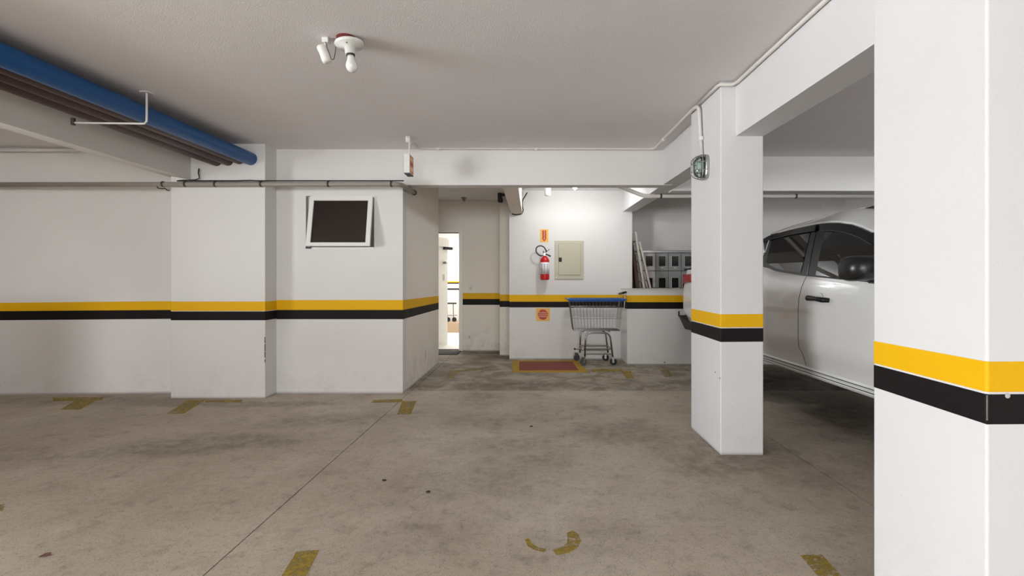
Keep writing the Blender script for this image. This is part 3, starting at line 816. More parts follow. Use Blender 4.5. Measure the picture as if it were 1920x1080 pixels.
lad = thing('ladder', (1.8, 7.55, 1.11), 'folded aluminium ladder leaning in the recess beside the meter boxes', 'ladder')


def rail_pair(pa, pb, wy, name_, mat):
    (xa, za), (xb, zb2) = pa, pb
    for yy_ in (7.50 + .03, 7.50 + .03 + wy):
        bm = nb(); dx = .015
        hexa(bm, [(xa - dx, yy_ - .014, za), (xa + dx, yy_ - .014, za), (xa + dx, yy_ + .014, za), (xa - dx, yy_ + .014, za)],
             [(xb - dx, yy_ - .014, zb2), (xb + dx, yy_ - .014, zb2), (xb + dx, yy_ + .014, zb2), (xb - dx, yy_ + .014, zb2)])
        obj(name_, bm, mat, lad)


rail_pair((1.735, 1.112), (1.600, 2.00), .24, 'rail', ALU)
rail_pair((1.835, 1.112), (1.665, 1.84), .20, 'rail', ALU)
for k in range(5):
    z = 1.22 + k * .16
    bm = nb(); xx = 1.735 - .135 * (z - 1.112) / .89; tube(bm, [(xx, 7.53, z), (xx, 7.77, z)], .014, 8); obj('rung', bm, ALU, lad)
for k in range(4):
    z = 1.24 + k * .16
    bm = nb(); xx = 1.835 - .17 * (z - 1.112) / .73; tube(bm, [(xx, 7.53, z), (xx, 7.73, z)], .013, 8); obj('rung', bm, ALU, lad)
for k, (xa, xb, ztop, y0_) in enumerate(((1.625, 1.590, 1.90, 7.79), (1.665, 1.600, 1.66, 7.64))):
    bm = nb(); dx = .032
    hexa(bm, [(xa - dx, y0_, 1.112), (xa + dx, y0_, 1.112), (xa + dx, y0_ + .12, 1.112), (xa - dx, y0_ + .12, 1.112)],
         [(xb - dx * .6, y0_, ztop), (xb + dx, y0_, ztop), (xb + dx, y0_ + .12, ztop), (xb - dx * .6, y0_ + .12, ztop)])
    tag(obj('wooden_board', bm, WOOD), ('tall dark wooden board leaning against the wall edge behind the ladder', 'shorter dark wooden board leaning between the ladder and the taller board')[k], 'board')

# ------------------------------------------------------------------ shopping trolley
def trolley(ox, oy, label):
    t_ = thing('shopping_trolley', (ox, oy, 0), label, 'trolley')
    zt_, zb_ = .945, .50
    top = [(.535, 6.945), (1.300, 6.945), (1.300, 7.40), (.535, 7.40)]; bot = [(.590, 7.00), (1.270, 7.00), (1.270, 7.35), (.590, 7.35)]

    def lerp(f):
        return [(a[0] + (b[0] - a[0]) * f, a[1] + (b[1] - a[1]) * f) for a, b in zip(bot, top)]
    # rim
    bm = nb(); rt = [(.485, 6.93), (1.352, 6.93), (1.352, 7.42), (.485, 7.42)]
    for (x0, y0), (x1, y1) in zip(rt, rt[1:] + rt[:1]):
        pass
    ri = [(.54, 6.965), (1.305, 6.965), (1.305, 7.385), (.54, 7.385)]
    lo = [(.53, 6.94), (1.31, 6.94), (1.31, 7.41), (.53, 7.41)]
    R_ = [[bm.verts.new((x, y, z)) for x, y in q] for q, z in ((lo, .925), (rt, .958), (rt, .966), (ri, .966), (ri, .93))]
    for A, B in zip(R_, R_[1:] + R_[:1]):
        for k in range(4): bm.faces.new((A[k], A[(k + 1) % 4], B[(k + 1) % 4], B[k]))
    obj('rim', bm, BLUEP, t_, bevel=.004)
    # wire basket, too fine to pick apart: joined
    bm = nb()
    for f, r in ((.0, .004), (.40, .003), (.76, .003), (.98, .004)):
        q = lerp(f); z = zb_ + (zt_ - zb_) * f
        tube(bm, arc_pts([(*q[3], z), (*q[0], z), (*q[1], z), (*q[2], z), (*q[3], z)], .05, 3), r, 5)
    for side, n in ((0, 15), (1, 7), (2, 15), (3, 7)):
        for k in range(n):
            u = (k + .5) / n; a, b = side, (side + 1) % 4
            pb = (bot[a][0] + (bot[b][0] - bot[a][0]) * u, bot[a][1] + (bot[b][1] - bot[a][1]) * u, zb_)
            pt = (top[a][0] + (top[b][0] - top[a][0]) * u, top[a][1] + (top[b][1] - top[a][1]) * u, zt_)
            tube(bm, [pb, pt], .0018, 4)
    for k in range(14):
        x = .59 + .68 * (k + .5) / 14; tube(bm, [(x, 7.0, zb_), (x, 7.35, zb_)], .0022, 4)
    for k in range(8):
        y = 7.0 + .35 * (k + .5) / 8; tube(bm, [(.59, y, zb_ - .003), (1.27, y, zb_ - .003)], .0022, 4)
    tag(obj('wire_basket', bm, CHROME, t_), kind='stuff')
    # frame
    for y_, xl, xr in ((6.965, .748, 1.140), (7.37, .715, 1.135)):
        bm = nb(); tube(bm, arc_pts([(xl, y_, .125), (xl + .012, y_, .472), (xr - .03, y_, .472), (xr + .012, y_, .125)], .09, 6), .0125, 10); obj('leg_frame', bm, CHROME, t_, smooth=True)
    for x_, z_ in ((.75, .485), (1.11, .485)):
        bm = nb(); tube(bm, [(x_, 6.965, z_), (x_, 7.37, z_)], .010, 8); obj('cross_bar', bm, CHROME, t_)
    for (a, b, r) in (((.60, 6.99, .235), (1.14, 6.99, .235), .011), ((.70, 7.33, .235), (1.14, 7.33, .235), .011), ((.74, 6.965, .165), (1.15, 6.965, .165), .009),
                      ((.71, 7.37, .165), (1.14, 7.37, .165), .009), ((.72, 6.97, .235), (.72, 7.37, .235), .009), ((1.14, 6.97, .235), (1.14, 7.37, .235), .009)):
        bm = nb(); tube(bm, [a, b], r, 8); obj('lower_bar', bm, SILVER, t_)
    bm = nb(); lathe(bm, [(.016, 0), (.016, .02)], (.592, 6.99, .235), (1, 0, 0), 10); obj('bar_end', bm, RUBBER, t_)
    # casters
    for (x_, y_, sw) in ((.725, 6.945, .30), (1.165, 6.985, -.25), (.665, 7.375, .5), (1.11, 7.375, -.2)):
        ax_ = Vector((math.sin(sw), -math.cos(sw), 0)); c_ = Vector((x_, y_, .05))
        bm = nb(); lathe(bm, [(.030, -.013), (.048, -.013), (.050, -.008), (.050, .008), (.048, .013), (.030, .013)], c_, ax_, 20); wh = obj('caster', bm, GREYW if x_ < 1 else RUBBER, t_, smooth=False)
        bm = nb(); lathe(bm, [(.018, -.016), (.018, .016)], c_, ax_, 12); obj('hub', bm, SILVER, wh)
        bm = nb(); s_ = ax_ * .019
        dd = Vector((ax_.y, -ax_.x, 0)) * .016
        for sg in (-1, 1):
            hexa(bm, [c_ + s_ * sg - dd * .7, c_ + s_ * sg + dd * .7, c_ + s_ * sg * 1.15 + dd * .7, c_ + s_ * sg * 1.15 - dd * .7],
                 [c_ + s_ * sg - dd * 1.5 + Vector((0, 0, .07)), c_ + s_ * sg + dd * 1.5 + Vector((0, 0, .07)), c_ + s_ * sg * 1.15 + dd * 1.5 + Vector((0, 0, .07)), c_ + s_ * sg * 1.15 - dd * 1.5 + Vector((0, 0, .07))])
        tag(obj('fork', bm, SILVER, wh), kind='stuff')
    # handle
    for y_ in (6.95, 7.37):
        bm = nb(); tube(bm, [(1.312, y_, .80), (1.325, y_, .95), (1.330, y_, 1.055 if y_ < 7 else 1.03)], .007, 8); obj('handle_post', bm, SILVER, t_)
    bm = nb(); tube(bm, [(1.334, 6.93, 1.062), (1.325, 7.39, 1.030)], .016, 10); obj('handle', bm, BLKP, t_, smooth=True)
    return t_


trolley(.95, 7.16, 'wire shopping trolley with a blue rim standing by the half wall')

# trolley and platform in the bright room behind the door
pf = obj('platform', bx(-2.9, -1.3, 11.45, 11.99, .012, .25), CARD, bevel=.01); tag(pf, 'low brown platform on the tiled floor of the bright room', 'platform')
ht = thing('hand_trolley', (-2.05, 11.7, .25), 'small chrome hand trolley with black wheels in the bright room behind the door', 'trolley')
for x_ in (-2.08, -1.93):
    bm = nb(); lathe(bm, [(.03, -.016), (.055, -.016), (.055, .016), (.03, .016)], (x_ + .02, 11.6, .31), (.3, 1, 0), 16); obj('wheel', bm, RUBBER, ht)
    bm = nb(); tube(bm, [(x_, 11.62, .34), (x_ - .01, 11.62, .70)], .012, 8); obj('leg', bm, CHROME, ht)
bm = nb(); tube(bm, [(-2.2, 11.62, .70), (-1.86, 11.62, .70)], .018, 8); obj('shelf_bar', bm, BLKP, ht)
bm = nb(); tube(bm, [(-2.16, 11.62, .41), (-1.84, 11.62, .41)], .009, 8); obj('lower_bar', bm, CHROME, ht)
bm = nb(); tube(bm, [(-2.2, 11.62, 1.045), (-1.78, 11.62, 1.045)], .022, 8); obj('handle', bm, BLKP, ht)
for x_ in (-2.18, -1.80):
    bm = nb(); tube(bm, [(x_, 11.63, .70), (x_, 11.63, 1.04)], .009, 8); obj('upright', bm, WHITEM, ht)
o = obj('notice', bx(-2.03, -1.90, 11.992, 12.0, 1.88, 2.02), plain('pale_notice', srgb(240, 214, 196), .6)); tag(o, 'pale orange notice on the wall of the bright room', 'notice')

# ------------------------------------------------------------------ painted floor marks, debris
def slab(name, polys, mat, label, cat='floor marking', z=.0012):
    """flat paint on the floor, one polygon list per piece"""
    o = None
    for k, poly in enumerate(polys):
        bm = nb(); pts = [fl(*q) for q in poly]
        hexa(bm, [(x, y, .0002) for x, y in pts], [(x, y, z) for x, y in pts])
        if o is None: o = obj(name, bm, mat); tag(o, label, cat)
        else: obj('mark_arm', bm, mat, o)
    return o


slab('parking_mark', [[(98, 746), (196, 744.5), (190, 751), (100, 752.5)], [(140, 752), (180, 751.3), (150, 768), (112, 768.5)]], MARK, 'worn yellow parking corner mark at the foot of the left bay wall')
slab('parking_mark', [[(352, 751), (386, 750), (345, 775.5), (312, 776)], [(386, 750.2), (456, 749.6), (452, 754.5), (384, 754.5)]], MARK, 'worn yellow parking corner mark at the foot of the wall pilaster')
slab('parking_mark', [[(755, 752.5), (781, 752), (770, 777), (744, 777.5)], [(700, 750.5), (754, 748), (756, 754), (696, 755.5)]], MARK, 'yellow parking corner mark near the end of the window wall, on the joint')
slab('parking_mark', [[(843, 694.5), (861, 694), (850, 709), (837, 709)], [(861, 694), (912, 688), (914, 692), (858, 698)]], MARKF, 'faded yellow parking corner mark in front of the passage')
slab('parking_mark', [[(1165, 696), (1183, 695.5), (1189, 709.5), (1174, 710)], [(1108, 692.5), (1165, 692), (1168, 696.5), (1110, 697)]], MARK, 'yellow parking corner mark on the floor beside the trolley')
slab('parking_mark', [[(1238, 694), (1254, 693), (1262, 706), (1247, 707)]], MARKF, 'small faded yellow mark on the floor before the half wall')
slab('parking_mark', [[(556, 1034), (598, 1032), (574, 1080), (528, 1080)]], MARK, 'worn yellow bar on the concrete near the sawn floor joint')
slab('parking_mark', [[(1500, 1041), (1541, 1040), (1577, 1080), (1533, 1080)]], MARK, 'worn yellow bar on the concrete near the front pillar')
slab('parking_mark', [[(-30, 944), (10, 946), (6, 958), (-34, 960)]], MARKF, 'faded trace of yellow paint on the bare concrete of the left bay')
slab('painted_curve', [[(1063, 999), (1074, 995), (1086, 1003), (1064, 1009)], [(1064, 1009), (1086, 1003), (1090, 1014), (1063, 1018)], [(1063, 1018), (1090, 1014), (1082, 1028), (1057, 1024)],
     [(1057, 1024), (1082, 1028), (1066, 1037), (1048, 1028)], [(1048, 1028), (1066, 1037), (1044, 1041), (1036, 1031)], [(984, 1012), (991, 1009), (998, 1020), (990, 1025)], [(990, 1025), (998, 1020), (1010, 1027), (1004, 1032)],
     [(1004, 1032), (1010, 1027), (1024, 1030), (1022, 1036)]], MARK, 'worn yellow curve of a painted floor number')
fm = slab('extinguisher_floor_mark', [[(960, 675.3), (1083, 675.3), (1103, 698.5), (961, 698.5)]], MARKY, 'red rectangle with a yellow border painted on the floor below the extinguisher', z=.0010)
bm = nb(); pts = [fl(*q) for q in ((973.5, 678), (1073, 678), (1085, 694.5), (973.5, 694.5))]
hexa(bm, [(x, y, .0009) for x, y in pts], [(x, y, .0018) for x, y in pts]); obj('red_field', bm, MARKR, fm)

x, y = fl(85, 1043)
bm = nb(); vs = [bm.verts.new((x + dx, y + dy, dz)) for dx, dy, dz in ((-.024, -.008, .002), (-.008, .010, .009), (.012, .012, .012), (.024, .004, .004), (.008, -.008, .006), (-.008, -.010, .004), (0, 0, .002))]
for k in range(6): bm.faces.new((vs[k], vs[(k + 1) % 6], vs[6]))
tag(obj('dry_leaf', bm, LEAF, solid=.001), 'single dry brown leaf lying on the concrete floor', 'leaf')
for k, (px, py, lb_) in enumerate(((720, 901.5, 'dark crumb of dirt on the concrete, nearer the sawn joint'), (803, 923, 'small dark scrap on the concrete in mid floor'), (996, 800, 'tiny dark pebble on the concrete out in the aisle'))):
    x, y = fl(px, py); bm = nb(); bmesh.ops.create_icosphere(bm, subdivisions=1, radius=.012)
    for v in bm.verts: v.co = Vector((x + v.co.x * 1.3 * random.uniform(.7, 1.3), y + v.co.y * random.uniform(.7, 1.3), .004 + v.co.z * .35))
    tag(obj('dirt_crumb', bm, GRIT), lb_, 'debris')

# ------------------------------------------------------------------ pickup
X0, XR = 2.060, 3.900; XM = (X0 + XR) / 2
YR, YFR = 6.85, 1.50                                  # tail and nose
tk = thing('pickup_truck', (XM, 4.1, 0), 'white double-cab pickup parked behind the pillars', 'pickup')
PROF = [(.066, .545), (.056, .58), (.036, .645), (.006, .70), (.0, .78), (.0, .90), (.0, .985), (.006, 1.06), (.016, 1.13), (.034, 1.185), (.055, 1.215)]


def inset(Y):
    """how far the flank turns in towards nose and tail"""
    v = 0
    if Y > 6.55: v += .16 * ((Y - 6.55) / .30) ** 2.2
    if Y < 2.1: v += .20 * ((2.1 - Y) / .6) ** 2.2
    return v


def belt(Y):                                           # top of the flank
    if Y > 4.76: return 1.375
    if Y < 2.75: return 1.190 - .08 * ((2.75 - Y) / 1.25) ** 1.5
    K = [(2.75, 1.190), (2.98, 1.200), (3.35, 1.224), (3.82, 1.257), (4.10, 1.284), (4.27, 1.303), (4.40, 1.333), (4.77, 1.375)]
    for (a, za), (b, zb_) in zip(K, K[1:]):
        if Y <= b: return za + (zb_ - za) * (Y - a) / (b - a)


def flank_pt(Y, i, sgn):
    dx, z = PROF[i]
    if i >= 7:
        f = (z - .985) / (1.215 - .985); bl = belt(Y); z = .985 + f * (bl - .985)
        top_ = .055 if Y > 4.76 else max(.05, 2.12 + .42 * (bl - 1.22) - X0 - .006)
        dx = top_ * (f ** 2.2)
    x = dx + inset(Y)
    return Vector((X0 + x if sgn < 0 else XR - x, Y, z))


def flank(bm, ya, yb_, sgn, i0=0, i1=None, arch=None, n=14):
    i1 = len(PROF) - 1 if i1 is None else i1
    st = [ya + (yb_ - ya) * k / n for k in range(n + 1)]
    G = []
    for y in st:
        row = []
        for i in range(i0, i1 + 1):
            p = flank_pt(y, i, sgn)
            if y > 6.0 and sgn:
                lo_ = .545 + .215 * (y - 6.0) / .85
                if p.z < .985: p.z = lo_ + (p.z - .545) * (.985 - lo_) / (.985 - .545)
            if arch:
                dy = abs(y - arch); R_ = .44
                if dy < R_:
                    top = .40 + math.sqrt(R_ * R_ - dy * dy)
                    lowz = PROF[i0][1]
                    if top > lowz:
                        zmax = belt(y); zz = p.z
                        p.z = top + (zz - lowz) * (zmax - top) / (zmax - lowz)
            row.append(bm.verts.new(p))
        G.append(row)
    for a, b in zip(G, G[1:]):
        for k in range(len(a) - 1): bm.faces.new((a[k], a[k + 1], b[k + 1], b[k]))


YB = 3.735; YC = 4.74; YA = 2.72; AF, AR = 2.36, 5.50
gp = .004
for sgn in (-1, 1):
    for nm, a, b, arch, n in (('front_fender', YFR + .02, YA - gp, AF, 40), ('front_door', YA + gp, YB - gp, None, 16), ('rear_door', YB + gp, YC - gp, None, 16), ('bed_side', YC + .015, YR, AR, 60)):
        bm = nb(); flank(bm, a, b, sgn, arch=arch, n=n)
        pn = obj(nm, bm, CARP, tk, smooth=True)
        if nm.endswith('_door'):
            yh = a + (b - a) - .20 if nm == 'front_door' else b - .22
            yh = 3.470 if nm == 'front_door' else 4.56
            bm = nb(); xx = X0 - .026 if sgn < 0 else XR + .026
            tube(bm, [(xx + .024 * (-sgn), yh + .125, 1.085), (xx, yh + .085, 1.086), (xx, yh - .01, 1.083), (xx, yh - .085, 1.078), (xx + .024 * (-sgn), yh - .125, 1.076)], [.018, .021, .015, .019, .016], 10)
            obj('handle', bm, BLKP, pn, smooth=True)
            bm = nb(); xc = X0 + .009 if sgn < 0 else XR - .009
            lathe(bm, [(.042, .0), (.040, .0022), (.030, .0012), (.012, .0006)], (xc, yh - .0, 1.085), (sgn, 0, 0), 24); obj('handle_cup', bm, CARP, pn, smooth=True)
    # sill with two steps
    bm = nb()
    sp_ = [(.30, .47), (.075, .475), (.062, .492), (.066, .515), (.054, .522), (.054, .540), (.075, .556), (.30, .556)]
    A = [bm.verts.new((X0 + x if sgn < 0 else XR - x, 2.80, z)) for x, z in sp_]; B = [bm.verts.new((X0 + x if sgn < 0 else XR - x, 4.98, z)) for x, z in sp_]
    for k in range(len(A)): bm.faces.new((A[k], A[(k + 1) % len(A)], B[(k + 1) % len(A)], B[k]))
    bm.faces.new(A[::-1]); bm.faces.new(B)
    obj('side_sill', bm, CARP, tk)
    for dx_, z_ in ((.055, .5315), (.066, .503)):
        xs_ = X0 + dx_ - .002 if sgn < 0 else XR - dx_ + .002
        bm = nb(); tube(bm, [(xs_, 2.82, z_), (xs_, 4.96, z_)], .0035, 5); obj('sill_groove', bm, BLKG, tk)
# dark inner body so that gaps and arches read dark
bm = nb(); box(bm, X0 + .11, XR - .11, YFR + .25, 1.95, .55, 1.02); box(bm, X0 + .36, XR - .36, 1.95, 2.85, .50, 1.05); box(bm, X0 + .09, XR - .09, 2.85, 4.95, .50, 1.17)
box(bm, X0 + .36, XR - .36, 4.95, 6.0, .50, 1.1); box(bm, X0 + .12, XR - .12, 6.0, YR - .12, .55, 1.2)
tag(obj('underbody', bm, RUBBER, tk), kind='stuff')
# hood, tailgate, bed cover
bm = nb(); st = []
for y in [YFR + .03 + k * (2.86 - YFR - .03) / 8 for k in range(9)]:
    i_ = inset(y); z = belt(y); row = []
    for f, dz in ((0, 0), (.06, .02), (.25, .045), (.5, .055), (.75, .045), (.94, .02), (1, 0)):
        xl, xr = X0 + .055 + i_, XR - .055 - i_; row.append(bm.verts.new((xl + (xr - xl) * f, y, z + dz)))
    st.append(row)
for a, b in zip(st, st[1:]):
    for k in range(6): bm.faces.new((a[k], a[k + 1], b[k + 1], b[k]))
obj('hood', bm, CARP, tk, smooth=True)
bm = nb(); i_ = inset(YFR + .02) + .03
box(bm, X0 + i_, XR - i_, YFR - .02, YFR + .30, .42, 1.08); obj('front_bumper', bm, CARP, tk, bevel=.06, seg=4)
obj('grille', bx(X0 + .55, XR - .55, YFR - .035, YFR, .74, 1.02), BLKP, tk, bevel=.03)
obj('tailgate', bx(X0 + .20, XR - .20, YR - .05, YR + .005, .66, 1.35), CARP, tk, bevel=.02, seg=3)
obj('bed_cover', bx(X0 + .075, XR - .075, YC + .06, YR - .03, 1.368, 1.402), BLKP, tk, bevel=.015)
# tail lamps
for sgn in (-1, 1):
    bm = nb(); G = []
    for y in (6.16, 6.30, 6.44, 6.55, 6.62, 6.68, 6.74, 6.79, 6.83):
        row = []
        f = (y - 6.16) / .67
        for z in (1.205 - .24 * f ** 6, 1.24 - .10 * f ** 6, 1.275 - .03 * f ** 6, 1.312):
            i_ = inset(y) + .008; x = X0 + i_ - .006 if sgn < 0 else XR - i_ + .006
            row.append(bm.verts.new((x, y + .012, z)))
        G.append(row)
    for a, b in zip(G, G[1:]):
        for k in range(3): bm.faces.new((a[k], a[k + 1], b[k + 1], b[k]))
    obj('tail_lamp', bm, REDL, tk, smooth=True, solid=.012)
# rear bumper: white skin with black step ends
bm = nb(); hexa(bm, [(X0 + .12, 6.60, .72), (XR - .12, 6.60, .72), (XR - .15, 6.90, .73), (X0 + .15, 6.90, .73)], [(X0 + .08, 6.60, .82), (XR - .08, 6.60, .82), (XR - .13, 6.92, .80), (X0 + .13, 6.92, .80)])
obj('rear_bumper', bm, CARP, tk, bevel=.02)
for sgn in (-1, 1):
    q = lambda x: X0 + x if sgn < 0 else XR - x
    bm = nb(); hexa(bm, [(q(.075), 6.18, .555), (q(.085), 6.80, .54), (q(.40), 6.90, .54), (q(.40), 6.18, .555)], [(q(.018), 6.12, .615), (q(.020), 6.90, .735), (q(.40), 6.97, .735), (q(.40), 6.12, .615)])
    obj('bumper_step', bm, BLKP, tk, bevel=.012)
    bm = nb(); tube(bm, [(q(.03), 6.89, .72), (q(.022), 6.86, .79)], .010, 6); obj('bumper_trim', bm, BLKP, tk)

# greenhouse plane: leans inwards
LEAN = .42
def side(px, py, off=0.0):
    tt = (2.12 + off - LEAN * .02) / ((px - CX) - LEAN * (CY - py)); Y = tt * F
    return (Y, H + (CY - py) * tt)


def side_x(z, sgn, off=0.0):
    x = 2.12 + off + LEAN * (z - 1.22)
    return x if sgn < 0 else X0 + XR - x


def side_poly(name, yz, mat, thick, parent, off=0.0, sgn=-1, bevel=0.0, holes=None):
    bm = nb(); o_ = -1 if sgn < 0 else 1
    if holes:                                          # openings cut for the panes
        loops = [yz] + holes; fl_ = [p for l in loops for p in l]
        tri = tessellate_polygon([[Vector((y, z, 0)) for y, z in l] for l in loops])
        for dx_ in (0, thick):
            v = [bm.verts.new((side_x(z, sgn, off) - o_ * dx_, y, z)) for y, z in fl_]
            for t3 in tri:
                bm.faces.new([v[i] for i in t3])
        return obj(name, bm, mat, parent)
    A = [(side_x(z, sgn, off), y, z) for y, z in yz]; B = [(x - o_ * thick, y, z) for x, y, z in A]
    hexa(bm, A, B); return obj(name, bm, mat, parent, bevel=bevel)


top_px = [(1431, 450), (1445, 442), (1480, 432), (1510, 425.5), (1538, 420), (1556, 418.3), (1575, 418), (1600, 421.5), (1620, 428.5), (1637, 436.5)]
top = [side(*q) for q in top_px]
# roof line goes on behind the near pillar, down the windscreen post
dlo_top = top + [(2.80, 1.525), (2.62, 1.44), (2.38, 1.31), (2.24, 1.215)]
bot_px = [(1431, 499), (1440, 503), (1455, 509), (1480, 514), (1503, 517), (1530, 520), (1570, 524), (1600, 527), (1637, 530.5)]
bot = [side(*q) for q in bot_px]
dlo = bot[::-1] + [(4.74, 1.375), (4.80, 1.405), (4.60, 1.462)] + dlo_top
cab = None
rg_px = [(1447.5, 450.5), (1520, 436), (1502, 511), (1478, 508.5), (1456, 503), (1444, 497), (1436.5, 491.5)]
fg_px = [(1547, 434), (1570, 434), (1600, 439), (1620, 447), (1637, 458), (1637, 527), (1600, 523.5), (1560, 519.5), (1530, 516)]
vr_px = [(1431, 450), (1445, 442), (1480, 432), (1510, 425.5), (1535, 420.5), (1532, 432.5), (1505, 437), (1480, 441.5), (1450, 448.5), (1432, 455)]
vf_px = [(1540, 419.8), (1556, 418.3), (1575, 418), (1600, 421.5), (1620, 428.5), (1637, 436.5), (1637, 459), (1615, 445.5), (1590, 437), (1565, 433), (1541, 432.5)]
for sgn in (-1, 1):
    fgz = [side(*q) for q in fg_px]; fgz = fgz[:5] + [(2.66, 1.43), (2.42, 1.305), (2.34, 1.235)] + fgz[5:]
    side_poly('window_surround', dlo, BLKP, .02, tk, 0.0, sgn, holes=[[side(*q) for q in rg_px], fgz])
    side_poly('cab_corner', [(4.50, 1.24), (4.98, 1.24), (4.95, 1.38), (4.80, 1.44), (4.60, 1.46)], CARP, .03, tk, .004, sgn)
    side_poly('rear_window', [side(*q) for q in rg_px], CARG, .006, tk, -.004, sgn)
    side_poly('front_window', fgz, CARG, .006, tk, -.004, sgn)
    side_poly('rear_rain_guard', [side(*q) for q in vr_px], BLKG, .010, tk, -.020, sgn, .004)
    vz = [side(*q) for q in vf_px]; side_poly('front_rain_guard', vz[:6] + [(2.80, 1.525), (2.78, 1.47)] + vz[6:], BLKG, .010, tk, -.020, sgn, .004)
    for a_, b_2 in (((1511, 474), (1519, 434)), ((1511, 474), (1504, 516))):
        pass
    s0_, s1_ = side(1514.5, 516), side(1531, 433)
    side_poly('pillar_seam', [s0_, (s0_[0] + .012, s0_[1]), (s1_[0] + .012, s1_[1]), s1_], BLKG, .004, tk, -.003, sgn)
    # mirror
    q = lambda x: x if sgn < 0 else X0 + XR - x
    bm = nb()
    prof = [(1.850, 1.225), (1.845, 1.30), (1.862, 1.345), (1.90, 1.360), (2.04, 1.362), (2.085, 1.340), (2.09, 1.24), (2.06, 1.212), (1.90, 1.208)]
    mc = Vector((q(1.97), 0, 1.285))
    R_ = []
    for y, s in ((2.93, .90), (2.91, .98), (2.86, 1.0), (2.82, .93), (2.79, .76), (2.775, .4)):
        R_.append([bm.verts.new((mc.x + (q(x) - mc.x) * s, y, mc.z + (z - mc.z) * s)) for x, z in prof])
    for A, B in zip(R_, R_[1:]):
        for k in range(len(A)): bm.faces.new((A[k], A[(k + 1) % len(A)], B[(k + 1) % len(A)], B[k]))
    bm.faces.new(R_[0][::-1]); bm.faces.new(R_[-1])
    mir = obj('side_mirror', bm, plain('mirror_black', srgb(20, 20, 21), .32), tk, smooth=True)
    bm = nb(); tube(bm, [(q(2.0), 2.86, 1.225), (q(2.15), 2.80, 1.205)], .028, 8); obj('mirror_arm', bm, BLKP, mir)

# roof skin: lofted across the cab, meets the top of the windows
roof_px = [(1400, 470), (1431, 447), (1445, 436.5), (1462, 428), (1485, 420.5), (1510, 415), (1540, 409.5), (1570, 405), (1600, 402.5), (1640, 402), (1700, 414)]
bm = nb(); rows = []
edge = [(5.00, 1.34), (4.86, 1.415), (4.62, 1.468)] + [t_ for t_ in top[1:]] + [(2.92, 1.568), (2.80, 1.530), (2.62, 1.445), (2.38, 1.315), (2.20, 1.215)]
crown = [(5.0, 1.40), (4.90, 1.52), (4.72, 1.60)]
for k, (y, z) in enumerate(edge):
    # crown of the roof rises with distance from the tail, then flat to the windscreen head
    if y > 4.5: h_ = .035
    elif y > 3.0: h_ = .035 + .085 * min(1, (4.5 - y) / 1.0)
    else: h_ = .12
    xl = side_x(z, -1)
    row = []
    for f, dz, dx in ((0, 0, -.004), (0, .022, .006), (0, .040, .030), (.08, .85, 0), (.22, 1.0, 0), (.5, 1.08, 0)):
        if f == 0: row.append((xl + dx, z + min(dz, h_ * .9)))
        else: row.append((xl + .02 + (XM - xl - .02) * f, z + max(.04, h_) * dz))
    full = [Vector((x, y, zz)) for x, zz in row] + [Vector((X0 + XR - x, y, zz)) for x, zz in row[-2::-1]]
    rows.append([bm.verts.new(p) for p in full])
nroof = len([e for e in edge if e[0] > 2.86])
for i, (a, b) in enumerate(zip(rows, rows[1:])):
    if i < nroof:
        for k in range(len(a) - 1): bm.faces.new((a[k], a[k + 1], b[k + 1], b[k]))
    else:                                             # windscreen posts only
        for k in (0, 1, 2): bm.faces.new((a[k], a[k + 1], b[k + 1], b[k])); j = len(a) - 2 - k; bm.faces.new((a[j], a[j + 1], b[j + 1], b[j]))
ro = obj('roof', bm, CARP, tk, smooth=True, solid=.006)
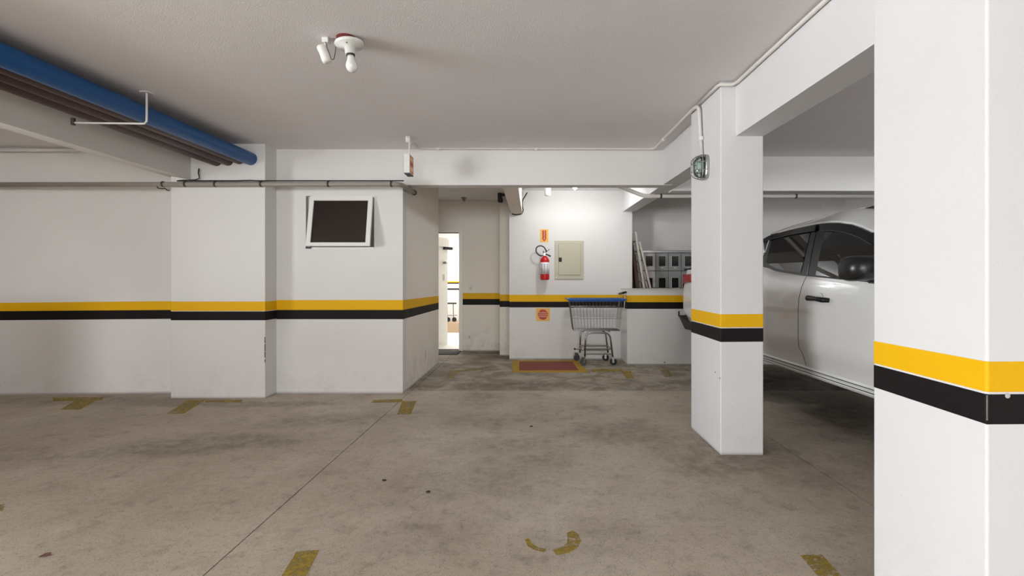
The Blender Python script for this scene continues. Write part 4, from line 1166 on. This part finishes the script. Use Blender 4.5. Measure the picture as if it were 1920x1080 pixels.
# windscreen and rear screen
ws = [e for e in edge if e[0] <= 2.93]
bm = nb(); G = []
for (y, z) in ws:
    xl = side_x(z, -1) + .05; row = []
    for f in (0, .25, .5, .75, 1): row.append(bm.verts.new((xl + (X0 + XR - 2 * xl) * f, y - .10 * math.sin(PI * f), z + .035 + .03 * math.sin(PI * f))))
    G.append(row)
for a, b in zip(G, G[1:]):
    for k in range(4): bm.faces.new((a[k], a[k + 1], b[k + 1], b[k]))
obj('windscreen', bm, CARG, tk, smooth=True)
bm = nb(); hexa(bm, [(X0 + .10, 4.90, .9), (XR - .10, 4.90, .9), (XR - .10, 4.96, .9), (X0 + .10, 4.96, .9)], [(X0 + .22, 4.72, 1.52), (XR - .22, 4.72, 1.52), (XR - .22, 4.78, 1.53), (X0 + .22, 4.78, 1.53)])
obj('cab_back', bm, CARP, tk)
# roof rails and drip seam
for sgn in (-1, 1):
    q = lambda x: x if sgn < 0 else X0 + XR - x
    bm = nb(); tube(bm, [(q(2.44), 3.80, 1.726), (q(2.44), 3.55, 1.732), (q(2.43), 3.3, 1.735), (q(2.43), 2.95, 1.705)], [.004, .016, .020, .014], 8); obj('roof_rail', bm, BLKP, tk, smooth=True)
    sm = [side(*p) for p in ((1538, 416.5), (1560, 413.5), (1580, 412.5), (1600, 415), (1618, 420.5), (1637, 429.5))]
    bm = nb(); tube(bm, [(q(side_x(z, -1) - .001), y, z) for y, z in sm], .0035, 5); obj('door_seam', bm, BLKG, tk)
# wheels
for y in (AF, AR):
    for x, s in ((X0 + .135, -1), (XR - .135, 1)):
        bm = nb(); lathe(bm, [(.235, -.11), (.33, -.125), (.368, -.10), (.376, -.05), (.376, .05), (.368, .10), (.33, .125), (.235, .11)], (x, y, .376), (s, 0, 0), 36)
        wh = obj('wheel', bm, TYRE, tk, smooth=True)
        bm = nb(); lathe(bm, [(.235, -.09), (.235, .105), (.215, .09), (.07, .075), (.05, .085), (.0, .085)], (x, y, .376), (s, 0, 0), 28); obj('rim', bm, ALLOY, wh)
# inside: seats
for y in (3.3, 4.15):
    for x in (2.55, 3.4):
        bm = nb(); box(bm, x - .25, x + .25, y - .25, y + .25, .75, .95); box(bm, x - .25, x + .25, y + .2, y + .36, .95, 1.42)
        tag(obj('seat', bm, RUBBER, tk, bevel=.05), kind='stuff')
